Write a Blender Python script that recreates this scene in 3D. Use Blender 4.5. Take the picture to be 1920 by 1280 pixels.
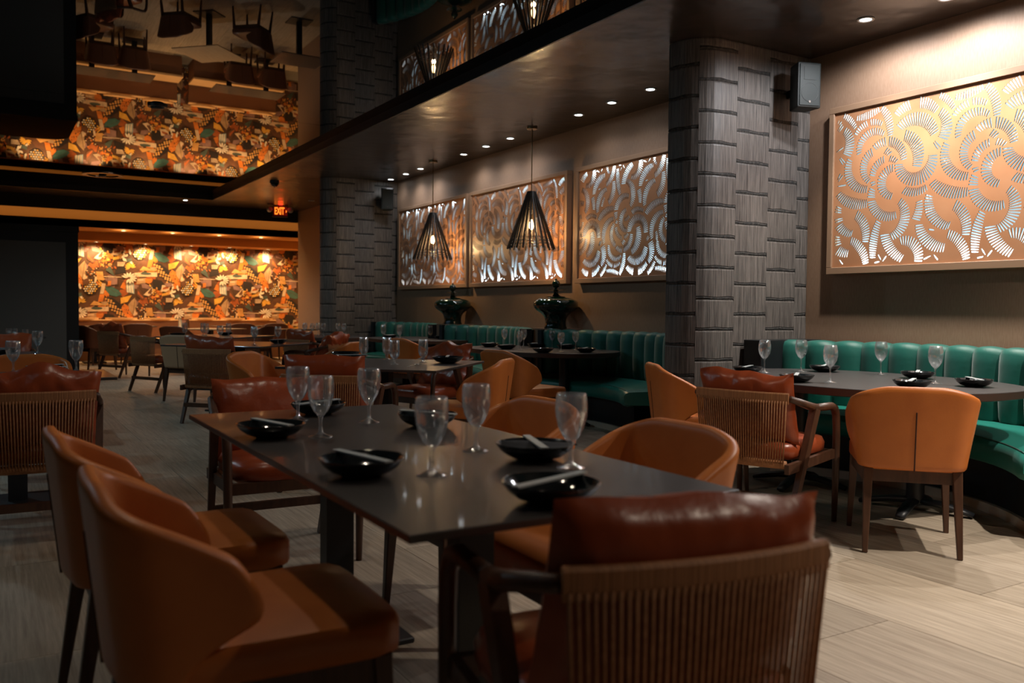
import bpy, math, random
from math import sin, cos, pi, radians, sqrt
from mathutils import Vector, Matrix
from mathutils.geometry import delaunay_2d_cdt

for o in list(bpy.data.objects):
    bpy.data.objects.remove(o)
S = bpy.context.scene
COL = S.collection

# ------------------------------------------------------------------ camera
EYE = 1.17
FPX = 1629.0
def cam_axes(yaw, pitch, roll):
    cy, sy, cp, sp = cos(yaw), sin(yaw), cos(pitch), sin(pitch)
    fwd = Vector((sy * cp, cy * cp, sp)); right = Vector((cy, -sy, 0)); up = right.cross(fwd)
    c, s = cos(roll), sin(roll)
    return c * right + s * up, -s * right + c * up, fwd
r_, u_, f_ = cam_axes(radians(31.11), radians(-2.137), radians(.515))
cd = bpy.data.cameras.new('camera'); cam = bpy.data.objects.new('camera', cd); COL.objects.link(cam)
cam.matrix_world = Matrix(((r_.x, u_.x, -f_.x, 0), (r_.y, u_.y, -f_.y, 0), (r_.z, u_.z, -f_.z, EYE), (0, 0, 0, 1)))
cd.sensor_width = 36; cd.lens = FPX / 1920 * 36; cd.clip_start = .05; cd.clip_end = 100
cd.dof.use_dof = True; cd.dof.focus_distance = 5.6; cd.dof.aperture_fstop = 2.8
S.camera = cam

# ------------------------------------------------------------------ world, exposure, lamps
w = bpy.data.worlds.new('world'); S.world = w; w.use_nodes = True
w.node_tree.nodes['Background'].inputs[0].default_value = (.30, .55, .62, 1)
w.node_tree.nodes['Background'].inputs[1].default_value = .028
S.view_settings.view_transform = 'Standard'; S.view_settings.look = 'None'
S.view_settings.gamma = 1; S.view_settings.use_curve_mapping = False
S.view_settings.exposure = 0.0
S.cycles.use_denoising = True
S.cycles.max_bounces = 8; S.cycles.transparent_max_bounces = 24
S.cycles.sample_clamp_indirect = 3.0
S.cycles.caustics_reflective = False; S.cycles.caustics_refractive = False

def spot(name, loc, power, color, angle=110, blend=.7, size=.03, to=None):
    d = bpy.data.lights.new(name, 'SPOT'); d.energy = power; d.color = color
    d.spot_size = radians(angle); d.spot_blend = blend; d.shadow_soft_size = size
    o = bpy.data.objects.new(name, d); COL.objects.link(o); o.location = loc
    if to is not None:
        o.rotation_euler = (Vector(to) - Vector(loc)).to_track_quat('-Z', 'Y').to_euler()
    return o
def point(name, loc, power, color, size=.03):
    d = bpy.data.lights.new(name, 'POINT'); d.energy = power; d.color = color; d.shadow_soft_size = size
    o = bpy.data.objects.new(name, d); COL.objects.link(o); o.location = loc; return o

COOL = (.96, .96, 1.0); WARM = (1.0, .58, .24); TEAL = (.58, .87, 1.0); NEUT = (1.0, .90, .78)
ZC = 3.22            # underside of the lowered ceiling
ZM = 3.31            # glossy black stretch ceiling
XW = 5.75            # right wall
DOWN = [  # x, y, power of the white ceiling downlights near the right wall
    (5.29, 4.01, 42), (5.37, 3.46, 42), (5.33, 2.85, 42),
    (5.29, 6.32, 10), (5.31, 6.93, 10), (5.35, 7.55, 11),
    (5.40, 9.03, 17), (5.41, 9.64, 17), (5.44, 10.30, 17),
    (5.47, 11.71, 17), (5.50, 12.30, 14), (5.53, 12.95, 4)]
for x, y, p in DOWN:
    spot('downlight_lamp', (x, y, ZC - .035), p, COOL, 174 if p > 40 else 150, .45 if p > 40 else 1.0, .035)
    if p > 40: spot('downlight_core', (x, y, ZC - .035), p * 3.2, NEUT, 88, .7, .03)
# recessed lamps of the same lowered ceiling, beyond the right edge of the frame
for x, y, p in ((4.3, 1.2, 390), (5.3, .9, 110)):
    spot('downlight_lamp', (x, y, ZC - .035), p, NEUT, 120, .9, .035)
# added fill spots, unseen, over the front table and behind the camera
for x, y, p in ((1.35, 3.9, 28), (.75, 2.35, 24), (2.9, -.3, 78)):
    spot('table_fill', (x, y, ZM - .03), p, (1, .84, .66), 140, .9, .05)
ART = [(.95, 20.5), (2.01, 20.5), (2.99, 20.5), (3.95, 20.5), (4.80, 20.5), (5.68, 20.5)]
for x, y in ART:
    spot('alcove_spot', (x, y + .10, 2.50), 95, WARM, 140, .8, .03, (x, y + .32, 1.6))
for x in (2.4, 3.35, 4.3, 5.2):
    spot('alcove_spot', (x, 19.4, 2.67), 60, WARM, 160, .9, .04)
    u = spot('underside_fill', (x, 19.45, 2.55), 4.0, WARM, 150, .6, .03); u.rotation_euler = (pi, 0, 0)  # added upward spot that brightens the beam underside
# warm LED strip in the slot between the dark beam and the ochre header
_l = bpy.data.lights.new('cove_strip', 'AREA'); _l.shape = 'RECTANGLE'; _l.size = 10.8; _l.size_y = .05; _l.energy = 19; _l.color = (1, .60, .24)
_o = bpy.data.objects.new('cove_strip', _l); COL.objects.link(_o); _o.location = (1.0, 18.68, 3.16); _o.rotation_euler = (radians(14), 0, 0)
# off-frame left side of the room: added cool spots standing in for window light
for x, y, p in ((-1.6, 2.0, 5), (-1.6, 6.5, 30), (-1.2, 9.0, 60), (-.6, 12.5, 36)):
    spot('left_fill', (x, y, ZC - .05), p, TEAL, 150, .6, .06, (x + 1.6, y, 0))
spot('alcove_spot', (5.75, 20.2, 2.50), 60, WARM, 140, .9, .04, (6.5, 19.9, 1.2))  # added spot without a fitting, brightens the cream alcove wall
spot('aisle_lamp', (3.3, 17.75, ZC - .035), 110, NEUT, 130, .6, .03)
spot('aisle_lamp', (3.0, 14.5, ZM - .03), 60, NEUT, 130, .8, .03)

# ------------------------------------------------------------------ materials
def mat(name, base, rough=.5, metal=0., bump=None, vary=None, coat=0, sheen=0, emit=None, trans=0, ior=1.5, stretch=(1, 1, 1), coord='Object', spec=.5):
    m = bpy.data.materials.new(name); m.use_nodes = True
    nt = m.node_tree; b = nt.nodes['Principled BSDF']
    b.inputs['Base Color'].default_value = (*base, 1); b.inputs['Roughness'].default_value = rough
    b.inputs['Metallic'].default_value = metal; b.inputs['IOR'].default_value = ior
    b.inputs['Coat Weight'].default_value = coat; b.inputs['Coat Roughness'].default_value = .05
    b.inputs['Sheen Weight'].default_value = sheen; b.inputs['Sheen Roughness'].default_value = .4
    b.inputs['Transmission Weight'].default_value = trans
    b.inputs['Specular IOR Level'].default_value = spec
    if emit:
        b.inputs['Emission Color'].default_value = (*emit[0], 1); b.inputs['Emission Strength'].default_value = emit[1]
    if bump or vary:
        tc = nt.nodes.new('ShaderNodeTexCoord'); mp = nt.nodes.new('ShaderNodeMapping'); mp.inputs['Scale'].default_value = stretch
        nt.links.new(tc.outputs[coord], mp.inputs[0])
    if vary:   # (scale, second colour, contrast low, contrast high)
        n = nt.nodes.new('ShaderNodeTexNoise'); n.inputs['Scale'].default_value = vary[0]; n.inputs['Detail'].default_value = 4
        nt.links.new(mp.outputs[0], n.inputs[0])
        r = nt.nodes.new('ShaderNodeValToRGB'); r.color_ramp.elements[0].position = vary[2]; r.color_ramp.elements[1].position = vary[3]
        r.color_ramp.elements[0].color = (*base, 1); r.color_ramp.elements[1].color = (*vary[1], 1)
        nt.links.new(n.outputs[0], r.inputs[0]); nt.links.new(r.outputs[0], b.inputs['Base Color'])
    if bump:   # (scale, strength, distance)
        n = nt.nodes.new('ShaderNodeTexNoise'); n.inputs['Scale'].default_value = bump[0]; n.inputs['Detail'].default_value = 3
        nt.links.new(mp.outputs[0], n.inputs[0])
        bp = nt.nodes.new('ShaderNodeBump'); bp.inputs['Strength'].default_value = bump[1]; bp.inputs['Distance'].default_value = bump[2]
        nt.links.new(n.outputs[0], bp.inputs['Height']); nt.links.new(bp.outputs[0], b.inputs['Normal'])
    return m
M = {}
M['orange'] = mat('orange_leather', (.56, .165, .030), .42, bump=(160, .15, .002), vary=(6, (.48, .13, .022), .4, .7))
M['tan'] = mat('tan_leather', (.60, .34, .19), .45, bump=(160, .15, .002))
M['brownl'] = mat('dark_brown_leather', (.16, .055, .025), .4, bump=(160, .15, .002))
M['seam'] = mat('dark_seam', (.05, .015, .006), .8)
M['red'] = mat('russet_leather', (.36, .070, .022), .30, bump=(22, .35, .006), vary=(5, (.27, .048, .016), .35, .7))
M['rope'] = mat('paper_rope', (.42, .185, .075), .7, bump=(300, .4, .002), vary=(60, (.30, .12, .045), .35, .65))
M['wrap'] = mat('wrapped_rope', (.41, .175, .07), .65, bump=(1, .6, .004), vary=(1, (.27, .11, .042), .40, .62), stretch=(230, 3, 3))
M['walnut'] = mat('walnut_wood', (.095, .040, .020), .42, vary=(7, (.055, .022, .011), .3, .7), stretch=(6, 6, .8))
M['black'] = mat('black_metal', (.012, .013, .016), .42)
M['top'] = mat('dark_table_laminate', (.046, .040, .038), .33, coat=.25, spec=.65, bump=(700, .12, .0006), vary=(500, (.066, .058, .055), .45, .7))
M['oval'] = mat('charcoal_oval_top', (.040, .036, .036), .38, vary=(30, (.055, .05, .05), .4, .6), stretch=(8, 1, 1))
M['oval_edge'] = mat('dark_wood_edge', (.055, .030, .022), .4)
M['bowl'] = mat('black_glaze', (.008, .011, .013), .10, coat=.4, bump=(30, .1, .002))
M['sleeve'] = mat('grey_paper', (.42, .46, .47), .5)
M['napkin'] = mat('black_cloth', (.015, .016, .02), .85, bump=(90, .3, .003))
M['steel'] = mat('steel', (.6, .6, .6), .2, 1.0)
def thin_glass():
    m = bpy.data.materials.new('thin_blown_glass'); m.use_nodes = True; nt = m.node_tree; nt.nodes.clear()
    out = nt.nodes.new('ShaderNodeOutputMaterial'); mx = nt.nodes.new('ShaderNodeMixShader'); tr = nt.nodes.new('ShaderNodeBsdfTransparent')
    gl = nt.nodes.new('ShaderNodeBsdfGlossy'); lw = nt.nodes.new('ShaderNodeLayerWeight'); mr = nt.nodes.new('ShaderNodeMapRange')
    ad = nt.nodes.new('ShaderNodeMixShader'); df = nt.nodes.new('ShaderNodeBsdfTranslucent'); df.inputs[0].default_value = (.9, .95, 1, 1)
    ad.inputs[0].default_value = .22
    tr.inputs[0].default_value = (.96, .97, .97, 1); gl.inputs['Roughness'].default_value = .10; gl.inputs[0].default_value = (1, 1, 1, 1)
    lw.inputs['Blend'].default_value = .35; mr.inputs['To Min'].default_value = .17; mr.inputs['To Max'].default_value = .97
    nt.links.new(lw.outputs['Facing'], mr.inputs[0]); nt.links.new(mr.outputs[0], mx.inputs[0])
    nt.links.new(gl.outputs[0], ad.inputs[1]); nt.links.new(df.outputs[0], ad.inputs[2])
    nt.links.new(tr.outputs[0], mx.inputs[1]); nt.links.new(ad.outputs[0], mx.inputs[2]); nt.links.new(mx.outputs[0], out.inputs[0]); return m
M['glass'] = thin_glass()
M['teal'] = mat('teal_velvet', (.003, .112, .085), .52, sheen=.30, bump=(14, .25, .006), vary=(4, (.002, .082, .062), .35, .7))
M['teal_seat'] = mat('teal_vinyl', (.006, .165, .128), .38, sheen=.1, bump=(9, .15, .006))
M['plinth'] = mat('black_plinth', (.010, .012, .014), .35)
M['kick'] = mat('brushed_kick', (.72, .63, .50), .35, .3)
M['wall'] = mat('taupe_wallpaper', (.315, .200, .130), .62, bump=(250, .2, .0015), vary=(120, (.28, .174, .11), .4, .6), stretch=(1, 1, .15))
M['frame'] = mat('taupe_frame', (.31, .19, .115), .5)
M['screen'] = mat('copper_laminate', (.50, .250, .130), .40, vary=(3, (.43, .195, .092), .35, .7), bump=(60, .06, .002))
M['backing'] = mat('glow_backing', (.78, .90, .95), .45, .2, emit=((.62, .82, .92), .20))  # emission paints in room light mirrored behind the slots
M['rim_shade'] = mat('shaded_cut_edge', (.045, .018, .008), .8)  # dark slot rims paint in the shaded gap behind the sheet
M['backing_r'] = mat('bright_glow_backing', (.78, .90, .95), .45, .2, emit=((.48, .80, .95), .55))  # same painted-in reflection, glowing stronger for the nearest screen
M['soffit'] = mat('dark_soffit', (.040, .029, .024), .26, bump=(1.5, .9, .05))
M['mirror'] = mat('black_stretch_film', (.004, .004, .005), .015, ior=1.55)
M['fascia'] = mat('black_fascia', (.010, .010, .012), .5)
M['beam'] = mat('dark_beam', (.020, .014, .012), .6)
M['header'] = mat('ochre_paint', (.55, .25, .06), .65, bump=(200, .15, .001))
M['cream'] = mat('cream_paint', (.62, .46, .26), .7, bump=(200, .15, .001))
M['grey'] = mat('grey_panel', (.11, .105, .10), .7, bump=(150, .2, .001))
M['cord'] = mat('dark_woven_cord', (.030, .030, .029), .85, bump=(60, .6, .006), vary=(45, (.085, .078, .07), .42, .7))
M['pendant'] = mat('dark_rattan', (.020, .015, .011), .5)
M['brass'] = mat('aged_brass', (.35, .25, .13), .35, 1.0)
M['bulb'] = mat('glowing_bulb', (1, .7, .3), .3, emit=((1, .62, .25), 28))
M['lens'] = mat('downlight_lens', (1, 1, 1), .3, emit=((.88, .96, 1), 22))
M['lensw'] = mat('warm_lens', (1, .9, .7), .3, emit=((1, .72, .40), 10))
M['ring'] = mat('white_trim_ring', (.5, .5, .5), .5)
M['dull'] = mat('dull_lens', (.30, .22, .18), .6)
M['vase'] = mat('green_glaze', (.003, .020, .012), .08, coat=.6)
M['speaker'] = mat('black_speaker', (.005, .009, .009), .5)
M['grille'] = mat('speaker_grille', (.004, .010, .0095), .6, bump=(900, .3, .001))
M['bench'] = mat('light_oak', (.62, .40, .20), .5, vary=(8, (.5, .3, .14), .35, .65), stretch=(.4, 6, 6))
M['benchb'] = mat('brown_bench', (.16, .07, .035), .6)
M['pinkcone'] = mat('camera_lens', (.35, .2, .2), .3)
M['exit_red'] = mat('exit_face', (.06, .004, .003), .4, emit=((1, .03, .01), .10))
M['exit_txt'] = mat('exit_letters', (1, .4, .1), .4, emit=((1, .24, .02), 1.6))
M['exit_case'] = mat('exit_case', (.05, .035, .035), .4)
M['joint'] = mat('grout', (.16, .14, .12), .8)

def streak(name, c1, c2, sc, stretch, rough, bump=.2, var=.16):
    m = bpy.data.materials.new(name); m.use_nodes = True; nt = m.node_tree; b = nt.nodes['Principled BSDF']
    b.inputs['Roughness'].default_value = rough
    tc = nt.nodes.new('ShaderNodeTexCoord'); oi = nt.nodes.new('ShaderNodeObjectInfo')
    va = nt.nodes.new('ShaderNodeVectorMath'); va.operation = 'MULTIPLY_ADD'; va.inputs[1].default_value = stretch
    cb = nt.nodes.new('ShaderNodeCombineXYZ'); mu = nt.nodes.new('ShaderNodeMath'); mu.operation = 'MULTIPLY'; mu.inputs[1].default_value = 57
    nt.links.new(oi.outputs['Random'], mu.inputs[0])
    for k in range(3): nt.links.new(mu.outputs[0], cb.inputs[k])
    nt.links.new(tc.outputs['Object'], va.inputs[0]); nt.links.new(cb.outputs[0], va.inputs[2])
    n = nt.nodes.new('ShaderNodeTexNoise'); n.inputs['Scale'].default_value = sc; n.inputs['Detail'].default_value = 5; n.inputs['Roughness'].default_value = .65
    nt.links.new(va.outputs[0], n.inputs[0])
    r = nt.nodes.new('ShaderNodeValToRGB'); r.color_ramp.elements[0].position = .32; r.color_ramp.elements[1].position = .68
    r.color_ramp.elements[0].color = (*c1, 1); r.color_ramp.elements[1].color = (*c2, 1)
    nt.links.new(n.outputs[0], r.inputs[0])
    hv = nt.nodes.new('ShaderNodeHueSaturation'); mr = nt.nodes.new('ShaderNodeMapRange'); mr.inputs['To Min'].default_value = 1 - var; mr.inputs['To Max'].default_value = 1 + var
    nt.links.new(oi.outputs['Random'], mr.inputs[0]); nt.links.new(mr.outputs[0], hv.inputs['Value']); nt.links.new(r.outputs[0], hv.inputs['Color'])
    nt.links.new(hv.outputs[0], b.inputs['Base Color'])
    bp = nt.nodes.new('ShaderNodeBump'); bp.inputs['Strength'].default_value = bump; bp.inputs['Distance'].default_value = .002
    nt.links.new(n.outputs[0], bp.inputs['Height']); nt.links.new(bp.outputs[0], b.inputs['Normal'])
    return m
M['plank'] = streak('striated_floor_tile', (.30, .235, .17), (.52, .435, .335), 5, (14, .55, 1), .42)
M['shingle'] = streak('streaked_veneer', (.040, .036, .034), (.215, .192, .172), 7, (17, 17, .45), .5, .35, .06)

# ------------------------------------------------------------------ mesh helpers
class MB:
    def __init__(s): s.v = []; s.f = []; s.m = []; s.mi = 0
    def add(s, vs, fs):
        k = len(s.v); s.v += [tuple(p) for p in vs]
        s.f += [tuple(i + k for i in f) for f in fs]; s.m += [s.mi] * len(fs); return s
    def box(s, x0, x1, y0, y1, z0, z1):
        return s.hexa([(x0, y0, z0), (x1, y0, z0), (x1, y1, z0), (x0, y1, z0)], [(x0, y0, z1), (x1, y0, z1), (x1, y1, z1), (x0, y1, z1)])
    def hexa(s, a, b):
        return s.add(list(a) + list(b), [(3, 2, 1, 0), (4, 5, 6, 7), (0, 1, 5, 4), (1, 2, 6, 5), (2, 3, 7, 6), (3, 0, 4, 7)])
    def bar(s, p, q, w0, w1=None, d0=None, d1=None, up=(0, 0, 1)):
        p, q = Vector(p), Vector(q); w1 = w0 if w1 is None else w1; d0 = w0 if d0 is None else d0; d1 = w1 if d1 is None else d1
        a = (q - p).normalized(); upv = Vector(up)
        if abs(a.dot(upv)) > .98: upv = Vector((0, 1, 0))
        x = a.cross(upv).normalized(); y = x.cross(a).normalized()
        def ring(c, w, d): return [c - x * w / 2 - y * d / 2, c + x * w / 2 - y * d / 2, c + x * w / 2 + y * d / 2, c - x * w / 2 + y * d / 2]
        return s.hexa(ring(p, w0, d0), ring(q, w1, d1))
    def tube(s, path, rad, seg=8, flat=1.0):
        path = [Vector(p) for p in path]; n = len(path)
        if not hasattr(rad, '__len__'): rad = [rad] * n
        vs = []; ref = Vector((0, 0, 1)); prev = None
        for i, p in enumerate(path):
            t = (path[min(i + 1, n - 1)] - path[max(i - 1, 0)]).normalized()
            if prev is None:
                x = t.cross(ref if abs(t.dot(ref)) < .95 else Vector((0, 1, 0))).normalized()
            else:
                x = (prev - t * prev.dot(t)).normalized()
            prev = x; y = x.cross(t).normalized()
            for k in range(seg):
                a = 2 * pi * (k + .5) / seg
                vs.append(p + x * cos(a) * rad[i] + y * sin(a) * rad[i] * flat)
        fs = [(i * seg + k, i * seg + (k + 1) % seg, (i + 1) * seg + (k + 1) % seg, (i + 1) * seg + k) for i in range(n - 1) for k in range(seg)]
        fs += [tuple(range(seg))[::-1], tuple(range((n - 1) * seg, n * seg))]
        return s.add(vs, fs)
    def lathe(s, prof, seg=24, c=(0, 0, 0), mod=None, closed=False):
        vs = []; n = len(prof)
        for i, (r, z) in enumerate(prof):
            for k in range(seg):
                a = 2 * pi * k / seg; rr = r if mod is None else mod(r, z, a)
                vs.append((c[0] + rr * cos(a), c[1] + rr * sin(a), c[2] + z))
        m = n if closed else n - 1
        fs = [(i * seg + k, i * seg + (k + 1) % seg, ((i + 1) % n) * seg + (k + 1) % seg, ((i + 1) % n) * seg + k) for i in range(m) for k in range(seg)]
        if not closed:
            if prof[0][0] > 1e-4: fs.append(tuple(range(seg))[::-1])
            if prof[-1][0] > 1e-4: fs.append(tuple(range((n - 1) * seg, n * seg)))
        return s.add(vs, fs)
    def grid(s, fn, nu, nv, wrap=False):
        vs = [fn(i / nu, j / nv) for j in range(nv + 1) for i in range(nu + 1)]
        W = nu + 1
        return s.add(vs, [(j * W + i, j * W + i + 1, (j + 1) * W + i + 1, (j + 1) * W + i) for j in range(nv) for i in range(nu)])
    def prism(s, pts, z0, z1):
        n = len(pts)
        return s.add([(x, y, z0) for x, y in pts] + [(x, y, z1) for x, y in pts],
                     [tuple(range(n))[::-1], tuple(range(n, 2 * n))] + [(i, (i + 1) % n, n + (i + 1) % n, n + i) for i in range(n)])
    def mesh(s, name, mats, smooth=False, auto=None):
        me = bpy.data.meshes.new(name); me.from_pydata(s.v, [], s.f); me.validate()
        for mm in (mats if isinstance(mats, (list, tuple)) else [mats]): me.materials.append(mm)
        if len(s.m) == len(me.polygons): me.polygons.foreach_set('material_index', s.m)
        if smooth: me.polygons.foreach_set('use_smooth', [True] * len(me.polygons))
        if auto: me.set_sharp_from_angle(angle=radians(auto))
        me.update(); return me
def obj(name, me, parent=None, loc=None, rotz=None):
    o = bpy.data.objects.new(name, me); COL.objects.link(o)
    if parent is not None: o.parent = parent
    if loc is not None: o.location = loc
    if rotz is not None: o.rotation_euler = (0, 0, rotz)
    return o
def bevel(o, w=.004, seg=2):
    b = o.modifiers.new('edge', 'BEVEL'); b.width = w; b.segments = seg; b.limit_method = 'ANGLE'; b.angle_limit = radians(40); return o
def tag(o, label, cat, group=None, kind=None):
    o['label'] = label; o['category'] = cat
    if group: o['group'] = group
    if kind: o['kind'] = kind
    return o
def thing(name, label, cat, loc=(0, 0, 0), rotz=0, group=None):
    o = bpy.data.objects.new(name, None); COL.objects.link(o); o.location = loc; o.rotation_euler = (0, 0, rotz)
    o.empty_display_size = .1
    return tag(o, label, cat, group)
def struct(name, me, parent=None, label=None):
    o = obj(name, me, parent)
    if parent is None: o['kind'] = 'structure'
    if label: o['label'] = label
    return o
KIDS = {}
def children(o): return [c for c in bpy.data.objects if c.parent == o]
def dup(root, loc, rotz, label, group=None):
    kids = KIDS.get(root.name)
    if kids is None:
        kids = [(c, [d for d in children(c)]) for c in children(root)]; KIDS[root.name] = kids
    r = root.copy(); COL.objects.link(r); r.location = loc; r.rotation_euler = (0, 0, rotz); r['label'] = label
    if group: r['group'] = group
    for c, gs in kids:
        n = c.copy(); COL.objects.link(n); n.parent = r
        for g in gs:
            q = g.copy(); COL.objects.link(q); q.parent = n
    return r
random.seed(7)

# ------------------------------------------------------------------ structure: floor tiles
fl = struct('floor', MB().box(-4.5, 8.6, -3, 21.2, -.06, -.006).mesh('floor', M['joint']))
TX, TY, GAP = .60, 1.20, .003
tile_me = MB().box(-TX / 2 + GAP / 2, TX / 2 - GAP / 2, -TY / 2 + GAP / 2, TY / 2 - GAP / 2, -.008, 0).mesh('floor_tile', M['plank'])
far = MB()
tn = 0
for ix in range(-8, 15):
    for iy in range(-3, 18):
        cx = ix * TX + .22; cy = iy * TY + .25 + (.6 if ix % 2 else 0)
        if cy + TY / 2 > 21.15 or cx > 8.3: continue
        a = math.degrees(math.atan2(cx, max(cy + .5, .01)))
        if cy > .2 and -6 < a < 66 and cy < 15 and -.9 < cx < 5.6 and tn < 290:
            obj('floor_tile', tile_me, fl, (cx, cy, 0)); tn += 1
        else:
            far.box(cx - TX / 2 + GAP / 2, cx + TX / 2 - GAP / 2, cy - TY / 2 + GAP / 2, cy + TY / 2 - GAP / 2, -.008, 0)
fo = struct('floor_tiles', far.mesh('floor_tiles_far', M['plank']), fl); fo['kind'] = 'stuff'

# ------------------------------------------------------------------ structure: walls and ceilings
struct('wall_right', MB().box(XW, XW + .12, -3, 18.5, 0, 3.5).mesh('wall_right', M['wall']))
wb = struct('wall_back', MB().box(-4.5, 8.6, 20.9, 21.05, 0, 3.5).mesh('wall_back', M['cream']))
struct('wall_alcove', MB().box(6.5, 6.62, 18.5, 20.9, 0, 3.4).box(6.5, 8.6, 18.5, 18.6, 0, 3.4).mesh('wall_alcove', M['cream']))
struct('wall_left', MB().box(-4.6, -4.5, -3, 21.05, 0, 3.5).mesh('wall_left', M['grey']))
struct('wall_front', MB().box(-4.5, 8.6, -3.1, -3, 0, 3.5).mesh('wall_front', M['grey']))
# lowered ceiling along the right wall and across the back
sof = MB(); sof.box(3.75, XW + .1, -3, 18.5, ZC, 3.55); sof.box(-4.5, 3.75, 17.42, 18.5, ZC, 3.55); sof.box(XW + .1, 8.6, 13.5, 18.5, ZC, 3.55)
struct('ceiling_soffit', sof.mesh('ceiling_soffit', M['soffit']))
fas = MB(); fas.box(3.735, 3.752, -3, 17.42, ZC - .004, ZM); fas.box(-4.5, 3.752, 17.405, 17.425, ZC - .004, ZM)
struct('trim_1', fas.mesh('trim_1', M['fascia']))
cl = struct('ceiling', MB().box(-4.5, 3.8, -3, 17.5, ZM + .02, ZM + .14).mesh('ceiling', M['fascia']))
for y0, y1 in ((-3, 2.0), (2.008, 9.996), (10.004, 17.41)):
    obj('ceiling_panel', MB().box(-4.5, 3.742, y0, y1, ZM, ZM + .02).mesh('ceiling_panel', M['mirror']), cl)
# header beams in front of the art wall
hb = MB(); hb.box(-4.5, 8.6, 18.5, 18.55, 2.985, 3.55)
struct('beam_dark', hb.mesh('beam_dark', M['beam']))
hb = MB(); hb.box(-4.5, 6.5, 19.0, 19.12, 2.71, 3.3); hb.box(-4.5, 6.5, 19.0, 20.15, 2.71, 2.85)
hb.box(-4.5, 6.5, 20.15, 20.9, 2.53, 2.9)
struct('beam_ochre', hb.mesh('beam_ochre', M['header']))
# ------------------------------------------------------------------ printed collage wallpaper on the back wall (flat print)
PAL = {'bg': (.075, .034, .018), 'teal': (.045, .13, .125), 'dteal': (.06, .085, .075), 'cream': (.62, .47, .33), 'or': (.62, .19, .03), 'rust': (.33, .085, .02),
       'gold': (.70, .38, .06), 'brown': (.11, .045, .022), 'dark': (.018, .012, .012), 'tan': (.42, .27, .15), 'blue': (.33, .42, .45), 'mauve': (.26, .15, .14), 'white': (.75, .66, .54), 'otan': (.60, .32, .10)}
PK = list(PAL)
for k in PK: M['wp_' + k] = mat('print_' + k, PAL[k], .55, vary=(9, tuple(c * .72 for c in PAL[k]), .4, .65))
SH = []
def P(col, *pts): SH.append((col, [(float(a), float(b)) for a, b in pts]))
def EL(col, cx, cy, a, b, rot=0, n=10):
    rot = radians(rot)
    P(col, *[(cx + a * cos(t) * cos(rot) - b * sin(t) * sin(rot), cy + a * cos(t) * sin(rot) + b * sin(t) * cos(rot)) for t in [2 * pi * k / n for k in range(n)]])
def LEAF(col, x0, y0, x1, y1, wd, bend=0):
    dx, dy = x1 - x0, y1 - y0; L = sqrt(dx * dx + dy * dy); nx, ny = -dy / L, dx / L
    pr = [(0, 0), (.2, .7), (.45, 1), (.7, .75), (1, 0)]
    up = [(x0 + dx * t + nx * (h * wd + bend * t * (1 - t) * 4), y0 + dy * t + ny * (h * wd + bend * t * (1 - t) * 4)) for t, h in pr]
    dn = [(x0 + dx * t + nx * (-h * wd + bend * t * (1 - t) * 4), y0 + dy * t + ny * (-h * wd + bend * t * (1 - t) * 4)) for t, h in pr[1:-1]][::-1]
    P(col, *(up + dn))
rr = random.Random(3)
for k in range(46):
    x, y = rr.uniform(400, 1380), rr.uniform(280, 760); w_, h_ = rr.uniform(45, 110), rr.uniform(35, 90); t_ = rr.uniform(-.6, .6)
    P(rr.choice(['rust', 'brown', 'or', 'tan', 'brown', 'rust', 'otan', 'dteal', 'mauve']), *[(x + (p * cos(t_) - q * sin(t_)), y + (p * sin(t_) + q * cos(t_))) for p, q in ((-w_ / 2, -h_ * .3), (-w_ * .1, -h_ / 2), (w_ / 2, -h_ * .2), (w_ * .35, h_ * .4), (-w_ * .3, h_ / 2))])
P('brown', (780, 480), (845, 478), (840, 545), (740, 602), (700, 606), (702, 570), (742, 520)); P('dark', (600, 545), (630, 540), (640, 600), (540, 625), (545, 560))
P('rust', (640, 650), (760, 640), (770, 720), (600, 720)); P('brown', (940, 640), (1060, 690), (1040, 740), (930, 700)); P('mauve', (960, 328), (1002, 338), (985, 402), (948, 398))
P('or', (1062, 348), (1092, 360), (1085, 422), (1036, 402)); P('blue', (1090, 350), (1162, 352), (1166, 462), (1094, 442))
for k in range(3): P('white', (1095 + 22 * k, 352), (1103 + 22 * k, 352), (1112 + 22 * k, 450), (1098 + 22 * k, 446))
P('cream', (870, 360), (906, 365), (885, 465), (852, 465)); P('or', (850, 470), (897, 468), (880, 540), (834, 546)); LEAF('or', 897, 425, 915, 500, 16); LEAF('or', 925, 430, 928, 495, 10)
P('teal', (898, 390), (960, 394), (1022, 430), (1052, 470), (1000, 492), (940, 476), (912, 436)); P('dteal', (905, 396), (1040, 466), (1036, 470), (902, 400))
for k in range(9):
    a = radians(150 + k * 26); LEAF('gold', 680, 545, 680 + 52 * cos(a), 545 + 55 * sin(a), 11)
P('otan', (765, 576), (800, 534), (860, 556), (932, 582)); P('cream', (715, 602), (932, 590), (930, 636), (712, 642)); P('tan', (860, 545), (930, 535), (940, 575), (880, 572))
EL('dteal', 825, 608, 52, 14); P('cream', (440, 642), (720, 648), (720, 656), (440, 650)); P('tan', (740, 660), (822, 650), (815, 702), (735, 716)); P('cream', (745, 668), (800, 664), (800, 676), (745, 680))
EL('or', 850, 672, 34, 36); EL('rust', 852, 650, 28, 9)
P('dark', (900, 508), (962, 500), (1032, 560), (1062, 622), (1052, 702), (990, 662), (938, 592))
for i in range(6):
    for j in range(7):
        x = 905 + 24 * i + 14 * (j % 2) + j * 8; y = 515 + 25 * j + i * 8
        d = (y - 500) - (x - 900) * 1.05
        if -25 < d < 60 and y < 690: EL('otan', x, y, 11, 10, 0, 6)
P('or', (1070, 558), (1132, 600), (1172, 682), (1192, 742), (1120, 722), (1060, 652), (1045, 602))
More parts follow.
